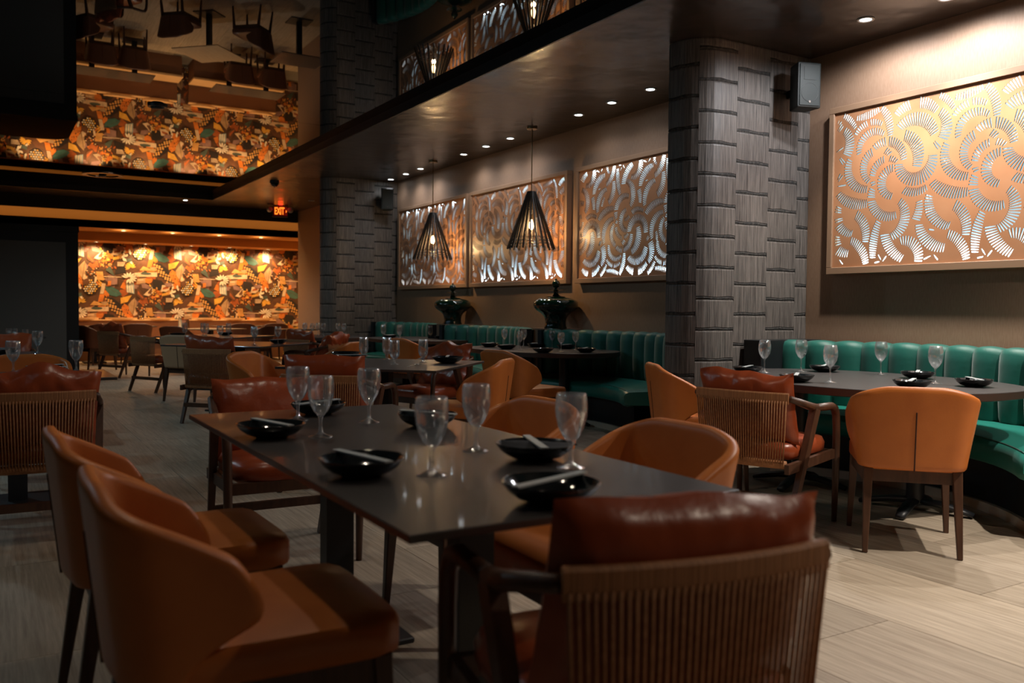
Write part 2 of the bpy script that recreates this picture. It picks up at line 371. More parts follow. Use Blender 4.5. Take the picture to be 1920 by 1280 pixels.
for k in range(22):
    x = rr.uniform(1060, 1170); y = 575 + (x - 1060) * .9 + rr.uniform(-15, 50); EL('dark', x, y, 5, 4, rr.uniform(0, 90), 5)
P('tan', (1172, 498), (1186, 560), (1180, 640), (1150, 672), (1118, 622), (1108, 570), (1138, 530)); P('brown', (1171, 505), (1174, 505), (1152, 668), (1148, 666))
P('gold', (1038, 502), (1142, 474), (1102, 542), (1040, 562)); P('brown', (1190, 388), (1225, 430), (1262, 505), (1240, 522), (1190, 482)); P('rust', (1200, 430), (1250, 500), (1245, 508), (1196, 462))
P('dark', (440, 310), (520, 320), (560, 380), (500, 420), (440, 400)); P('cream', (1330, 388), (1352, 440), (1300, 482), (1250, 470), (1290, 430)); P('brown', (1325, 400), (1332, 440), (1300, 460), (1290, 450))
for k in range(60):
    x = rr.gauss(455, 28); y = rr.gauss(465, 50); LEAF(rr.choice(['or', 'rust', 'gold', 'brown', 'otan']), x, y, x + rr.uniform(-24, 24), y + rr.uniform(12, 32), 8)
for k in range(10):
    x = 640 + rr.uniform(-30, 50); y = 350 + k * 14; LEAF('white', x, y, x + rr.uniform(-25, 30), y + rr.uniform(26, 46), 11)
P('dteal', (640, 470), (690, 455), (695, 490), (650, 500)); EL('dark', 768, 400, 64, 76)
for i in range(6):
    for j in range(7):
        x = 715 + 21 * i + 10 * (j % 2); y = 335 + 21 * j
        if ((x - 768) / 58) ** 2 + ((y - 400) / 70) ** 2 < 1: EL('white' if (i + j) % 3 else 'gold', x, y, 9, 8, 0, 7)
P('cream', (525, 368), (602, 366), (596, 410), (566, 436), (515, 432)); P('rust', (535, 392), (590, 380), (588, 402), (530, 414))
for k in range(4): EL('gold', 530 + k * 14, 466 - k * 3, 6, 18, 15)
for k in range(4): P('cream', (560, 500 + k * 11), (640 - k * 6, 498 + k * 11), (632 - k * 6, 504 + k * 12), (562, 507 + k * 11))
P('dteal', (470, 560), (500, 543), (537, 642), (452, 582)); P('mauve', (470, 660), (560, 655), (560, 720), (480, 730)); P('or', (475, 690), (505, 688), (500, 735), (472, 735))
for k in range(11):
    a = radians(-160 + k * 27); x, y = 668 + 10 * cos(a), 655 + 10 * sin(a); LEAF('dark', x, y, x + 74 * cos(a), y + 56 * sin(a), 15); LEAF('white', x, y, x + 68 * cos(a), y + 51 * sin(a), 11)
for k in range(7): EL('gold', 385 + 480 + 9 * (k % 3) - 20, 600 + k * 9 - 340 + 80, 10, 6, 40 + 20 * k, 7)
for k in range(26):
    x = rr.gauss(1235, 26); y = rr.gauss(605, 26); EL(rr.choice(['rust', 'or', 'dark', 'cream']), x, y, 7, 6, 0, 6)
P('cream', (1165, 625), (1200, 670), (1185, 695), (1150, 672)); P('brown', (1150, 690), (1200, 660), (1215, 720), (1160, 735))
for k in range(5): P('otan', (1270 + k * 12, 600), (1280 + k * 12, 598), (1292 + k * 12, 680), (1282 + k * 12, 682))
P('cream', (360, 650), (378, 652), (372, 700), (352, 700)); P('mauve', (1000, 700), (1060, 690), (1080, 730), (1010, 735))
def clip(poly, x0, x1, z0, z1):
    for ax, lim, sg in ((0, x0, 1), (0, x1, -1), (1, z0, 1), (1, z1, -1)):
        out = []
        for i in range(len(poly)):
            a, b = poly[i - 1], poly[i]; da = (a[ax] - lim) * sg; db = (b[ax] - lim) * sg
            if da >= 0: out.append(a)
            if (da >= 0) != (db >= 0):
                t = da / (da - db); out.append((a[0] + (b[0] - a[0]) * t, a[1] + (b[1] - a[1]) * t))
        poly = out
        if len(poly) < 3: return []
    return poly
WS = 2.0 / 900; wp = MB(); X0, X1, Z0, Z1 = -4.4, 6.499, .02, 2.60
wp.mi = 0; wp.add([(X0, 20.897, Z0), (X1, 20.897, Z0), (X1, 20.897, Z1), (X0, 20.897, Z1)], [(0, 1, 2, 3)])
for li, (col, pts) in enumerate(SH):
    wp.mi = PK.index(col); yy = 20.8965 - .00007 * li
    for j in range(-3, 5):
        for i in range(-6, 6):
            ox = 3.36 + i * 2.0 + (j % 2) * 1.0; oz = 2.27 + j * .78
            q = clip([(ox + (x - 970) * WS, oz - (y - 435) * WS) for x, y in pts], X0, X1, Z0, Z1)
            if q: wp.add([(x, yy, z) for x, z in q], [tuple(range(len(q)))])
wpo = obj('wallpaper', wp.mesh('wallpaper', [M['wp_' + k] for k in PK]), wb); wpo['label'] = 'printed collage of leaves and fruit in orange and teal'

# ------------------------------------------------------------------ two clad pillars with rounded corner, every shingle its own part
def pillar(xs, yf, rad, xw, ztop, cols, row, z_off, dep, label):
    core = MB(); pts = [(xw, yf + .03)]; cxx, cyy = xs, yf + rad
    arc = [(cxx - (rad - .03) * sin(a), cyy - (rad - .03) * cos(a)) for a in [pi / 2 * k / 8 for k in range(9)]]
    pts = [(xw, yf + .03)] + arc + [(xs - rad + .03, yf + rad + dep), (xw, yf + rad + dep)]
    core.prism(pts, 0, ztop)
    p = struct('pillar', core.mesh('pillar', M['black']), None, label)
    L = []   # path length coordinate: 0 at wall, along front face leftwards, then round the corner, then back along the side
    flen = xw - xs; alen = rad * pi / 2
    def pt(s, off):
        if s <= flen: return (xw - s, yf - off)
        if s <= flen + alen:
            a = (s - flen) / rad; return (cxx - (rad + off) * sin(a), cyy - (rad + off) * cos(a))
        return (xs - rad - off, cyy + s - flen - alen)
    cache = {}
    for ci, (s0, s1) in enumerate(cols):
        zz = ztop + z_off[ci % 2]; n = max(2, int((s1 - s0) / .05))
        while zz > 0.02:
            zt = min(zz, ztop); zb = max(zz - row, 0.0); zz -= row
            if zt - zb < .05: continue
            mb = MB(); gap = .0002
            prof = [(zb + .001, .000), (zb + .012, .0045), (zb + .024, .0015), (zb + .025, .0050), (zb + (zt - zb) * .5, .0062), (zt - .012, .0050), (zt - .001, .0020)]
            mb.grid(lambda u, v: (*pt(s0 + gap + (s1 - s0 - 2 * gap) * u, prof[int(round(v * (len(prof) - 1)))][1]), prof[int(round(v * (len(prof) - 1)))][0] + (.004 * sin(9 * u + zb * 40) if 0 < v < .6 else 0)), n, len(prof) - 1)
            mb.m = [1] * (2 * n) + [0] * (len(mb.f) - 2 * n)
            o = obj('shingle', mb.mesh('shingle', [M['shingle'], M['cord']]), p)
    return p
pillar(4.78, 4.87, .25, XW, ZC, [(0, .14), (.14, .47), (.47, .82), (.82, 1.16), (1.16, 1.43)], .235, (.03, .15), .08, 'streaked grey veneer pillar between the teal booths, rounded at its left corner')
pillar(4.80, 13.2, .26, XW, ZC, [(0, .09), (.09, .40), (.40, .73), (.73, 1.03), (1.03, 1.36)], .225, (.02, .13), .06, 'far shaded veneer pillar beyond the green jars')

# ------------------------------------------------------------------ four perforated copper screens in taupe frames
FANS = [(0.051,0.119,0.176,1.179,1.136,1.066,0.041),(0.2,0.279,0.375,1.13,1.133,1.157,0.048),(0.413,0.467,0.484,1.158,1.065,0.963,0.055),(0.193,0.281,0.416,1.012,1.069,1.041,0.044),(0.222,0.254,0.418,0.862,0.959,0.978,0.053),(0.54,0.678,0.835,1.097,1.148,1.078,0.069),(0.566,0.698,0.831,0.999,1.032,0.921,0.084),(0.869,0.898,0.817,1.048,0.926,0.821,0.074),(0.576,0.704,0.708,0.94,0.831,0.71,0.084),(0.363,0.485,0.599,0.883,0.905,0.774,0.063),(0.564,0.684,0.828,0.721,0.609,0.741,0.084),(0.478,0.278,0.302,0.824,0.794,0.647,0.057),(0.536,0.395,0.352,0.758,0.761,0.616,0.048),(0.528,0.436,0.497,0.71,0.656,0.508,0.063),(0.138,0.141,0.284,0.814,0.684,0.581,0.066),(0.09,0.134,0.066,1.046,0.952,0.824,0.074),(0.961,1.056,1.196,0.992,1.058,1.039,0.051),(0.998,1.059,1.19,0.863,0.967,0.988,0.051),(0.832,0.908,0.951,1.18,1.141,1.071,0.059),(0.974,1.053,1.139,1.105,1.15,1.162,0.058),(1.178,1.263,1.266,1.139,1.063,0.966,0.056),(0.918,0.913,1.07,0.806,0.674,0.584,0.082),(1.131,1.268,1.382,0.901,0.914,0.778,0.07),(1.255,1.071,1.076,0.835,0.813,0.66,0.065),(1.324,1.159,1.147,0.773,0.746,0.612,0.057),(1.311,1.223,1.311,0.709,0.632,0.458,0.071),(1.347,1.385,1.423,0.725,0.669,0.605,0.062),(0.549,0.642,0.774,0.617,0.525,0.534,0.054),(0.824,0.927,1.057,0.584,0.501,0.471,0.067),(1.328,1.367,1.419,0.618,0.533,0.49,0.049),(0.026,0.058,0.059,1.127,1.086,1.06,0.033),(1.306,1.335,1.378,1.113,1.136,1.148,0.049),(1.331,1.367,1.41,1.02,1.035,1.019,0.049),(0.046,0.142,0.285,0.565,0.499,0.473,0.075),(0.346,0.362,0.535,0.566,0.433,0.363,0.068),(0.58,0.619,0.528,0.455,0.335,0.214,0.07),(0.731,0.711,0.622,0.44,0.327,0.224,0.06),(0.808,0.834,0.935,0.473,0.337,0.258,0.068),(0.887,1.037,1.063,0.424,0.359,0.188,0.076),(0.049,0.066,0.162,0.462,0.336,0.261,0.065),(0.131,0.25,0.293,0.421,0.355,0.197,0.069),(1.161,1.134,1.158,0.328,0.203,0.074,0.075),(1.221,1.255,1.373,0.294,0.156,0.072,0.074),(0.403,0.369,0.36,0.32,0.203,0.072,0.062),(0.453,0.494,0.592,0.295,0.141,0.05,0.072),(0.577,0.682,0.732,0.168,0.151,0.013,0.07),(0.736,0.795,0.917,0.273,0.165,0.107,0.074),(0.893,1.012,1.068,0.21,0.152,0.019,0.067),(0.042,0.071,0.14,0.235,0.142,0.094,0.054),(0.137,0.243,0.298,0.207,0.144,0.031,0.064),(0.399,0.435,0.461,0.026,0.058,0.013,0.052),(0.798,0.821,0.865,0.062,0.03,0.038,0.059),(0.919,0.941,0.984,0.066,0.024,0.022,0.058),(1.17,1.219,1.259,0.024,0.051,0.02,0.046),(1.333,1.393,1.312,0.465,0.355,0.209,0.063),(1.351,1.398,1.436,0.168,0.184,0.163,0.054),(0.042,0.071,0.046,0.702,0.641,0.588,0.065)]
PER = .79
def slots(W, H, off, flip):
    res = []; cells = {}
    def near(p, d):
        i, j = int(p[0] / .02), int(p[1] / .02)
        for a in (i - 1, i, i + 1):
            for b in (j - 1, j, j + 1):
                for q in cells.get((a, b), ()):
                    if (q[0] - p[0]) ** 2 + (q[1] - p[1]) ** 2 < d * d: return True
        return False
    base = []
    for fq in FANS:
        if fq[1] < .05 or fq[1] >= .05 + PER: continue
        base.append(fq)
    for k in range(-1, 5):
        for (u0, u1, u2, v0, v1, v2, wd) in base:
            A, B, C = Vector((u0, v0)), Vector((u1, v1)), Vector((u2, v2))
            d = 2 * (A.x * (B.y - C.y) + B.x * (C.y - A.y) + C.x * (A.y - B.y))
            if abs(d) < 1e-5: continue
            ux = (A.length_squared * (B.y - C.y) + B.length_squared * (C.y - A.y) + C.length_squared * (A.y - B.y)) / d
            uy = (A.length_squared * (C.x - B.x) + B.length_squared * (A.x - C.x) + C.length_squared * (B.x - A.x)) / d
            c = Vector((ux, uy)); R = (A - c).length
            a0 = math.atan2(A.y - uy, A.x - ux); a1 = math.atan2(B.y - uy, B.x - ux); a2 = math.atan2(C.y - uy, C.x - ux)
            def rel(a): return (a - a0) % (2 * pi)
            tot = rel(a2)
            if rel(a1) > tot: tot = tot - 2 * pi
            arc = abs(tot) * R; n = max(4, int(arc * 1.1 / .0185))
            for i in range(n + 1):
                t = -.02 + 1.04 * i / n; a = a0 + tot * t
                env = .55 + .45 * sin(pi * min(1, max(0, .12 + .76 * t)))
                h = wd * env * .575
                dr = Vector((cos(a), sin(a))); tn = Vector((-sin(a), cos(a)))
                mid = c + dr * R
                # nudge the inner end along the arc so the slots sweep
                o = c + dr * (R + h) ; q = c + dr * max(R - h, .012) + tn * (.25 * h if tot > 0 else -.25 * h)
                wo, wi = .0062, .0046
                ok = True
                pts = [q + (o - q) * s for s in (0, .17, .33, .5, .67, .83, 1)]
                uu = []
                for p in pts:
                    pu = Vector((p.x + k * PER + off, H - p.y if flip else p.y)); uu.append(pu)
                    if not (.012 < pu.x < W - .012 and .012 < pu.y < H - .012) or near(pu, .0112): ok = False; break
                if not ok: continue
                for p in uu: cells.setdefault((int(p.x / .02), int(p.y / .02)), []).append(p)
                dv = (uu[-1] - uu[0]).normalized(); nv = Vector((-dv.y, dv.x))
                a_, b_ = uu[0], uu[-1]; m_ = (a_ + b_) / 2
                res.append([a_ + nv * wi * .6 , a_ - nv * wi * .6, m_ - nv * (wi + wo) / 1.9, b_ - nv * wo * .8, b_ + dv * .003, b_ + nv * wo * .8, m_ + nv * (wi + wo) / 1.9])
    rg = random.Random(int(off * 100) + 5)
    for _ in range(2600):
        c = Vector((rg.uniform(-.05, W + .05), rg.uniform(-.05, H + .05))); R = rg.uniform(.05, .16); a0 = rg.uniform(0, 6.28); h = rg.uniform(.018, .030); n = rg.randint(5, 11)
        new = []
        for i in range(n):
            a = a0 + i * .0175 / R; dr = Vector((cos(a), sin(a))); q = c + dr * (R - h); o = c + dr * (R + h)
            pts = [q + (o - q) * s for s in (0, .25, .5, .75, 1)]
            if all(.012 < p.x < W - .012 and .012 < p.y < H - .012 and not near(p, .0165) for p in pts): new.append((q, o, pts))
            else: break
        if len(new) < 5: continue
        for q, o, pts in new:
            for p in pts: cells.setdefault((int(p.x / .02), int(p.y / .02)), []).append(p)
            dv = (o - q).normalized(); nv = Vector((-dv.y, dv.x)); m_ = (q + o) / 2
            res.append([q + nv * .003, q - nv * .003, m_ - nv * .005, o - nv * .0048, o + dv * .003, o + nv * .0048, m_ + nv * .005])
    return res
def screen_mesh(W, H, off, flip):
    sl = slots(W, H, off, flip)
    vs = [Vector((0, 0)), Vector((W, 0)), Vector((W, H)), Vector((0, H))]; fs = [[0, 1, 2, 3]]
    for q in sl:
        k = len(vs); vs += q; fs.append(list(range(k, k + len(q))))
    ov, oe, of, ovo, oeo, ofo = delaunay_2d_cdt(vs, [], fs, 1, 1e-5)
    keep = [f for f, src in zip(of, ofo) if list(src) == [0]]
    mb = MB(); T = .007
    n = len(ov)
    vv = [(0, -p.x, p.y) for p in ov]
    # edges used once are hole rims
    cnt = {}
    for f in keep:
        for i in range(3):
            e = (f[i], f[(i + 1) % 3]); key = (min(e), max(e)); cnt.setdefault(key, []).append(e)
    mb.add(vv + [(T, y, z) for x, y, z in vv], [tuple(f) for f in keep] + [(e[0][1], e[0][0], e[0][0] + n, e[0][1] + n) for e in cnt.values() if len(e) == 1])
    mb.m = [0] * len(keep) + [1] * (len(mb.f) - len(keep))
    return mb.mesh('screen', [M['screen'], M['rim_shade']]), len(sl)
PW, PH, PZ = 2.25, 1.195, 1.518
frame_bars = [(-.047, PW + .047, -.053, 0), (-.047, PW + .047, PH, PH + .047), (-.047, 0, 0, PH), (PW, PW + .047, 0, PH)]
sm1, ns = screen_mesh(PW, PH, 0, False); sm2, _ = screen_mesh(PW, PH, .33, True)
panels = []
for yl, me, lb, pw in ((4.567, sm1, 'copper fan-pattern screen in taupe frame, above the bright teal booth beside the near pillar', 16),
                   (8.003, sm2, 'copper fan-pattern screen cut off by the near pillar, above the booth with the oval table', 32),
                   (10.52, sm1, 'copper fan-pattern screen hanging directly behind the larger-looking near pendant', 32),
                   (12.95, sm2, 'copper fan-pattern screen next to the far pillar, behind the far pendant', 32)):
    t = thing('wall_screen', lb, 'wall panel', (XW, yl, PZ), 0, 'lit copper screens on the taupe wall')
    for a, b, c, d in frame_bars:
        bevel(obj('frame_bar', MB().box(-.075, 0, -b, -a, c, d).mesh('frame_bar', M['frame']), t), .003, 1)
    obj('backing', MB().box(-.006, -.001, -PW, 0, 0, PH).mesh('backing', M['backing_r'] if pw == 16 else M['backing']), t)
    obj('screen', me, t, (-.058, 0, 0))
    # added strip lights behind the screen, brightening the slots from below and above
    l = bpy.data.lights.new('screen_fill', 'AREA'); l.shape = 'RECTANGLE'; l.size = PW - .1; l.size_y = .02; l.energy = pw; l.color = (.62, .86, 1)
    l2 = l.copy(); l2.energy = pw * (.8 if pw < 20 else .25); lo = bpy.data.objects.new('screen_fill', l2); COL.objects.link(lo); lo.location = (XW - .028, yl - PW / 2, PZ + PH - .008); lo.rotation_euler = (0, 0, pi / 2)
    lo = bpy.data.objects.new('screen_fill', l); COL.objects.link(lo); lo.location = (XW - .028, yl - PW / 2, PZ + .008)
    lo.rotation_euler = Vector((0, 0, 1)).to_track_quat('-Z', 'X').to_euler(); lo.rotation_euler = (pi, 0, pi / 2)

# ------------------------------------------------------------------ curved teal booths
RB, RF, BX = 1.99, 1.39, 3.715
def booth(yc, a0, a1, nch, label):
    t = thing('curved_booth', label, 'booth', (BX, yc, 0), 0, 'curved channel-back booths along the taupe wall')
    def pol(r, a, z): return (r * cos(a), r * sin(a), z)
    n = 28; A = lambda u: a0 + (a1 - a0) * u
    # plinth
    obj('plinth', MB().grid(lambda u, v: pol(*[(1.50, A(u), 0), (1.50, A(u), .30), (RB, A(u), .30), (RB, A(u), 0), (1.50, A(u), 0)][int(round(v * 4))]), n, 4).mesh('plinth', M['plinth'], auto=30), t)
    kp = [(1.470, .0), (1.470, .055), (1.499, .055), (1.499, 0)]
    obj('toe_kick', MB().grid(lambda u, v: pol(kp[int(round(v * 3))][0], A(u), kp[int(round(v * 3))][1]), n, 3).mesh('toe_kick', M['kick'], auto=30), t)
    # seat with rounded nose, closed at both rounded ends
    prof = [(1.90, .300), (1.44, .300), (1.405, .312), (1.39, .345), (1.39, .405), (1.405, .435), (1.44, .452), (1.65, .466), (1.90, .470)]
    def sp(u, v):
        r, z = prof[int(round(v * 8))]; e = min(u, 1 - u) * n
        k = 1 if e > .5 else 0
        if k == 0: r = 1.66 + (r - 1.66) * .93; z = .385 + (z - .385) * .75
        return pol(r, A(u), z)
    mb = MB().grid(sp, n, 8); W = n + 1
    mb.add([], [])
    mb.f += [tuple(j * W for j in range(9)), tuple(j * W + n for j in range(9))[::-1]]; mb.m += [0, 0]
    seat = obj('seat', mb.mesh('seat', M['teal_seat'], auto=50), t)
    obj('piping', MB().tube([pol(1.424, A(k / n), .446) for k in range(1, n)], .005, 5).mesh('piping', M['teal'], smooth=True), seat)
    # back: one cushion per channel
    da = (a1 - a0) / nch
    zs = [.46, .50, .60, .72, .84, .91, .945, .955, .945]
    rb = [1.895, 1.880, 1.872, 1.870, 1.872, 1.878, 1.895, 1.935, RB]
    def cp(u, v):
        j = int(round(v * 8)); s = 2 * u - 1
        b = .045 * (1 - abs(s) ** 2.6) if j < 7 else .012 * (1 - s * s)
        return pol(rb[j] + .035 - b, (-.5 + u) * da * .995, zs[j] - (.012 * s * s if j > 4 else 0))
    mb = MB().grid(cp, 8, 8)
    cm = mb.mesh('back_channel', M['teal'], smooth=True)
    for k in range(nch):
        o = obj('back_channel', cm, t); o.rotation_euler = (0, 0, a0 + da * (k + .5))
    obj('back_shell', MB().grid(lambda u, v: pol(*[(1.93, A(u), .0), (1.93, A(u), .92), (RB, A(u), .92), (RB, A(u), 0), (1.93, A(u), 0)][int(round(v * 4))]), n, 4).mesh('back_shell', M['plinth'], auto=30), t)
    for a in (a0, a1):
        s = -1 if a == a0 else 1
        mb = MB(); c, d = cos(a), sin(a)
        def ep(r, off, z): return (r * c - s * d * off, r * d + s * c * off, z)
        mb.hexa([ep(1.86, 0, 0), ep(RB + .01, 0, 0), ep(RB + .01, .045, 0), ep(1.86, .045, 0)], [ep(1.86, 0, .945), ep(RB + .01, 0, .945), ep(RB + .01, .045, .945), ep(1.86, .045, .945)])
        obj('end_panel', mb.mesh('end_panel', M['plinth']), t)
    return t
booth(3.58, -radians(55), radians(36), 15, 'brightly lit teal booth with vertical channels, in front of the near pillar')
booth(6.93, -radians(36), radians(36), 12, 'shaded teal booth behind the oval table, its rounded seat end showing beyond the near pillar')
booth(9.57, -radians(36), radians(33), 12, 'dark teal booth between the two green jars')
booth(12.02, -radians(33), radians(33), 11, 'farthest teal booth, ending at the far pillar')
struct('trim_2', MB().box(5.35, XW, 8.02, 8.44, 0, .955).mesh('trim_2', M['wall']))
struct('trim_3', MB().box(5.35, XW, 10.55, 10.90, 0, .955).mesh('trim_3', M['wall']))
tag(bevel(obj('end_box', MB().box(5.02, 5.70, 4.66, 4.84, 0, .95).mesh('end_box', M['plinth'])), .006), 'black box closing the gap between the lit teal booth and the pillar', 'box')
# ------------------------------------------------------------------ side chair with wing back (faces +Y, origin on the floor)
def side_chair(name, label, leather):
    t = thing(name, label, 'chair', group='wing-back dining chairs')
    def sm(a): return a * a * (3 - 2 * a)
    def shell(u, v):
        s = 2 * u - 1; q = abs(s)
        k = sm(min(1, max(0, v / .62))); top = max(0, (v - .70) / .30)
        side = .012 + .175 * k - .045 * top ** 2
        W = .225 + .050 * v; rc = .085; hb = W - rc; L = hb + rc * pi / 2 + side; d = q * L
        yb = -.250 - .045 * v
        if d < hb: x, y = d, yb + .012 * (d / hb) ** 2
        elif d < hb + rc * pi / 2:
            a = (d - hb) / rc; x, y = hb + rc * sin(a), yb + .012 + rc * (1 - cos(a))
        else: x, y = W + .06 * (d - hb - rc * pi / 2), yb + .012 + rc + d - hb - rc * pi / 2
        f = max(0, (d - hb * .6) / (.34))
        rim = .820 - .135 * min(1.2, f) ** 1.5
        z = .412 + v * (rim - .412)
        return (x if s >= 0 else -x, y, z)
    o = obj('backrest', MB().grid(shell, 36, 14).mesh('backrest', leather, smooth=True), t)
    s = o.modifiers.new('thick', 'SOLIDIFY'); s.thickness = .040; s.offset = 0
    b = o.modifiers.new('soft', 'SUBSURF'); b.levels = 1; b.render_levels = 1
    pts = [shell(.5, v / 10) for v in range(0, 8)]
    obj('back_seam', MB().tube([(p[0], p[1] - .020, p[2]) for p in pts], .0035, 5).mesh('back_seam', M['seam']), o)
    # seat pad
    def seat(u, v):
        a = 2 * pi * u; c, q = cos(a), sin(a)
        k = 8; m = (abs(c) ** k + abs(q) ** k) ** (-1 / k)
        wx = .232 + .026 * (q * m * .5 + .5)
        pr = [(0, .405), (.96, .405), (1, .414), (1.0, .470), (.97, .486), (.7, .492), (0, .494)][int(round(v * 6))]
        return (wx * c * m * pr[0], .052 + .278 * q * m * pr[0], pr[1])
    obj('seat', MB().grid(seat, 48, 6).mesh('seat', leather, auto=60, smooth=True), t)
    f = MB()
    f.box(-.20, .20, .265, .287, .345, .41); f.box(-.185, .185, -.205, -.183, .345, .41)
    f.hexa([(-.222, -.19, .345), (-.2, -.19, .345), (-.215, .27, .345), (-.237, .27, .345)], [(-.222, -.19, .41), (-.2, -.19, .41), (-.215, .27, .41), (-.237, .27, .41)])
    f.hexa([(.2, -.19, .345), (.222, -.19, .345), (.237, .27, .345), (.215, .27, .345)], [(.2, -.19, .41), (.222, -.19, .41), (.237, .27, .41), (.215, .27, .41)])
    obj('seat_frame', f.mesh('seat_frame', M['walnut']), t)
    for x, y, dx, dy in ((-.222, .27, -.02, .02), (.222, .27, .02, .02), (-.198, -.195, -.012, -.06), (.198, -.195, .012, -.06)):
        bevel(obj('leg', MB().bar((x + dx, y + dy, 0), (x, y, .41), .024, .044).mesh('leg', M['walnut']), t), .003, 1)
    return t
# ------------------------------------------------------------------ rope armchair with loose cushions
def pillow_mesh(wd, ht, th, seed, crumple):
    rg = random.Random(seed); ph = [(rg.uniform(0, 6), rg.uniform(0, 6), rg.uniform(5, 15), rg.uniform(5, 15)) for _ in range(7)]
    mb = MB(); NU, NV = 26, 20
    def f(sgn):
        def g(u, v):
            a, b = 2 * u - 1, 2 * v - 1
            puff = max(0, (1 - abs(a) ** 3.2)) ** .48 * max(0, (1 - abs(b) ** 3.0)) ** .52
            wr = sum(sin(p[2] * a * (1 + .3 * b) + p[0]) * sin(p[3] * b + p[1] + 2 * a) for p in ph) / 7
            edge = (a * a * .5 + b * b * .8)
            pin = .045 * (1 - a * a) * abs(b) ** 4; pins = .03 * (1 - b * b) * abs(a) ** 4
            x = wd / 2 * a * (1 - pins); z = ht / 2 * b * (1 - pin)
            y = sgn * (th / 2) * puff + crumple * wr * (.3 + edge) * .55
            z += crumple * .9 * max(0, b) ** 2 * (sin(3.1 * a + ph[0][0]) + .5 * sin(7 * a + ph[1][0])) * .5
            pl = .006 * max(0, b) ** 3 * sin(26 * a + ph[2][0]) * puff
            return (x, y + sgn * pl, z)
        return g
    mb.grid(f(1), NU, NV)
    k = len(mb.f); mb.grid(f(-1), NU, NV)
    mb.f[k:] = [tuple(reversed(q)) for q in mb.f[k:]]
    return mb.mesh('back_cushion', M['red'], smooth=True)
PIL = [pillow_mesh(.55, .40, .17, 4, .014), pillow_mesh(.55, .40, .16, 9, .030), pillow_mesh(.57, .42, .17, 21, .060)]
def rail_sweep(path, th, hh):
    mb = MB(); pr = [(-th / 2, -hh / 2 + .006), (-th / 2, hh / 2 - .006), (-th / 2 + .006, hh / 2), (th / 2 - .006, hh / 2), (th / 2, hh / 2 - .006), (th / 2, -hh / 2 + .006), (th / 2 - .006, -hh / 2), (-th / 2 + .006, -hh / 2)]
    vs = []
    for i, p in enumerate(path):
        t = (path[min(i + 1, len(path) - 1)] - path[max(i - 1, 0)]).normalized(); n = Vector((-t.y, t.x, 0))
        vs += [p + n * a + Vector((0, 0, b)) for a, b in pr]
    k = len(pr)
    fs = [(i * k + j, i * k + (j + 1) % k, (i + 1) * k + (j + 1) % k, (i + 1) * k + j) for i in range(len(path) - 1) for j in range(k)]
    return mb.add(vs, fs + [tuple(range(k))[::-1], tuple(range(len(vs) - k, len(vs)))])
def arm_chair(name, label):
    t = thing(name, label, 'armchair', group='rope-back dining armchairs')
    def railp(s, z0):   # s -1..1 along the back, bowed
        return Vector((.266 * s, -.320 + .035 * s * s, z0))
    for sg in (-1, 1):
        # front leg runs up and curves into the arm, arm goes back to the knee, then rises to the back rail
        fl = [(.290 * sg, .262, 0), (.295 * sg, .258, .25), (.297 * sg, .252, .52), (.297 * sg, .242, .60), (.297 * sg, .215, .640), (.297 * sg, .17, .655), (.297 * sg, -.03, .660)]
        obj('front_leg', MB().tube(fl, [.014, .019, .021, .022, .023, .022, .021], 8).mesh('front_leg', M['walnut'], smooth=True), t)
        ar = [(.297 * sg, -.02, .660), (.293 * sg, -.07, .668), tuple(railp(sg, .728) + Vector((.004 * sg, .005, -.006)))]
        obj('arm', MB().tube(ar, [.022, .022, .017], 8).mesh('arm', M['walnut'], smooth=True), t)
        obj('rear_leg', MB().bar((.276 * sg, -.300, 0), (.297 * sg, -.035, .655), .026, .040, .030, .048).mesh('rear_leg', M['walnut']), t)
        obj('side_rail', MB().bar((.274 * sg, -.31, .360), (.285 * sg, .25, .385), .024, .024, .05, .05).mesh('side_rail', M['walnut']), t)
    obj('stretcher', MB().box(-.27, .27, -.272, -.244, .165, .205).mesh('stretcher', M['walnut']), t)
    obj('front_rail', MB().box(-.284, .284, .235, .262, .355, .405).mesh('front_rail', M['walnut']), t)
    N = 24
    up = [railp(-1 + 2 * k / N, .722) for k in range(N + 1)]
    obj('top_rail', rail_sweep(up, .024, .058).mesh('top_rail', M['wrap']), t)
    obj('lower_rail', MB().tube([railp((-1 + 2 * k / N) * .93, .375) + Vector((0, .03, 0)) for k in range(N + 1)], .022, 8).mesh('lower_rail', M['rope'], smooth=True), t)
    NR = 38
    for k in range(NR):
        s = -1 + 2 * (k + .5) / NR
        a = railp(s, .710) + Vector((0, -.012, 0)); b = railp(s * .92, .372) + Vector((0, .012, 0))
        obj('rope', MB().tube([a, (a + b) / 2, b], .0042, 5).mesh('rope', M['rope'], smooth=True), t)
    def seat(u, v):
        a = 2 * pi * u; c, q = cos(a), sin(a); k = 5; m = (abs(c) ** k + abs(q) ** k) ** (-1 / k)
        pr = [(0, .392), (.93, .392), (1, .41), (1.01, .45), (.96, .482), (.6, .496), (0, .50)][int(round(v * 6))]
        return (.264 * c * m * pr[0], .0 + .265 * q * m * pr[0], pr[1])
    obj('seat_cushion', MB().grid(seat, 28, 6).mesh('seat_cushion', M['red'], smooth=True, auto=70), t)
    return t
def add_pillow(t, var, dz=0, dy=0, tilt=14, roll=0, dx=0):
    o = obj('back_cushion', PIL[var], t, (dx, -.205 + dy, .682 + dz)); o.rotation_euler = (radians(tilt), radians(roll), 0); return o
H = lambda deg: -radians(deg)     # heading clockwise from +Y
c0 = side_chair('dining_chair', 'orange wing-back chair nearest the camera, at the near left of the front table', M['orange'])
c0.location = (.47, 2.0, 0); c0.rotation_euler = (0, 0, H(91))
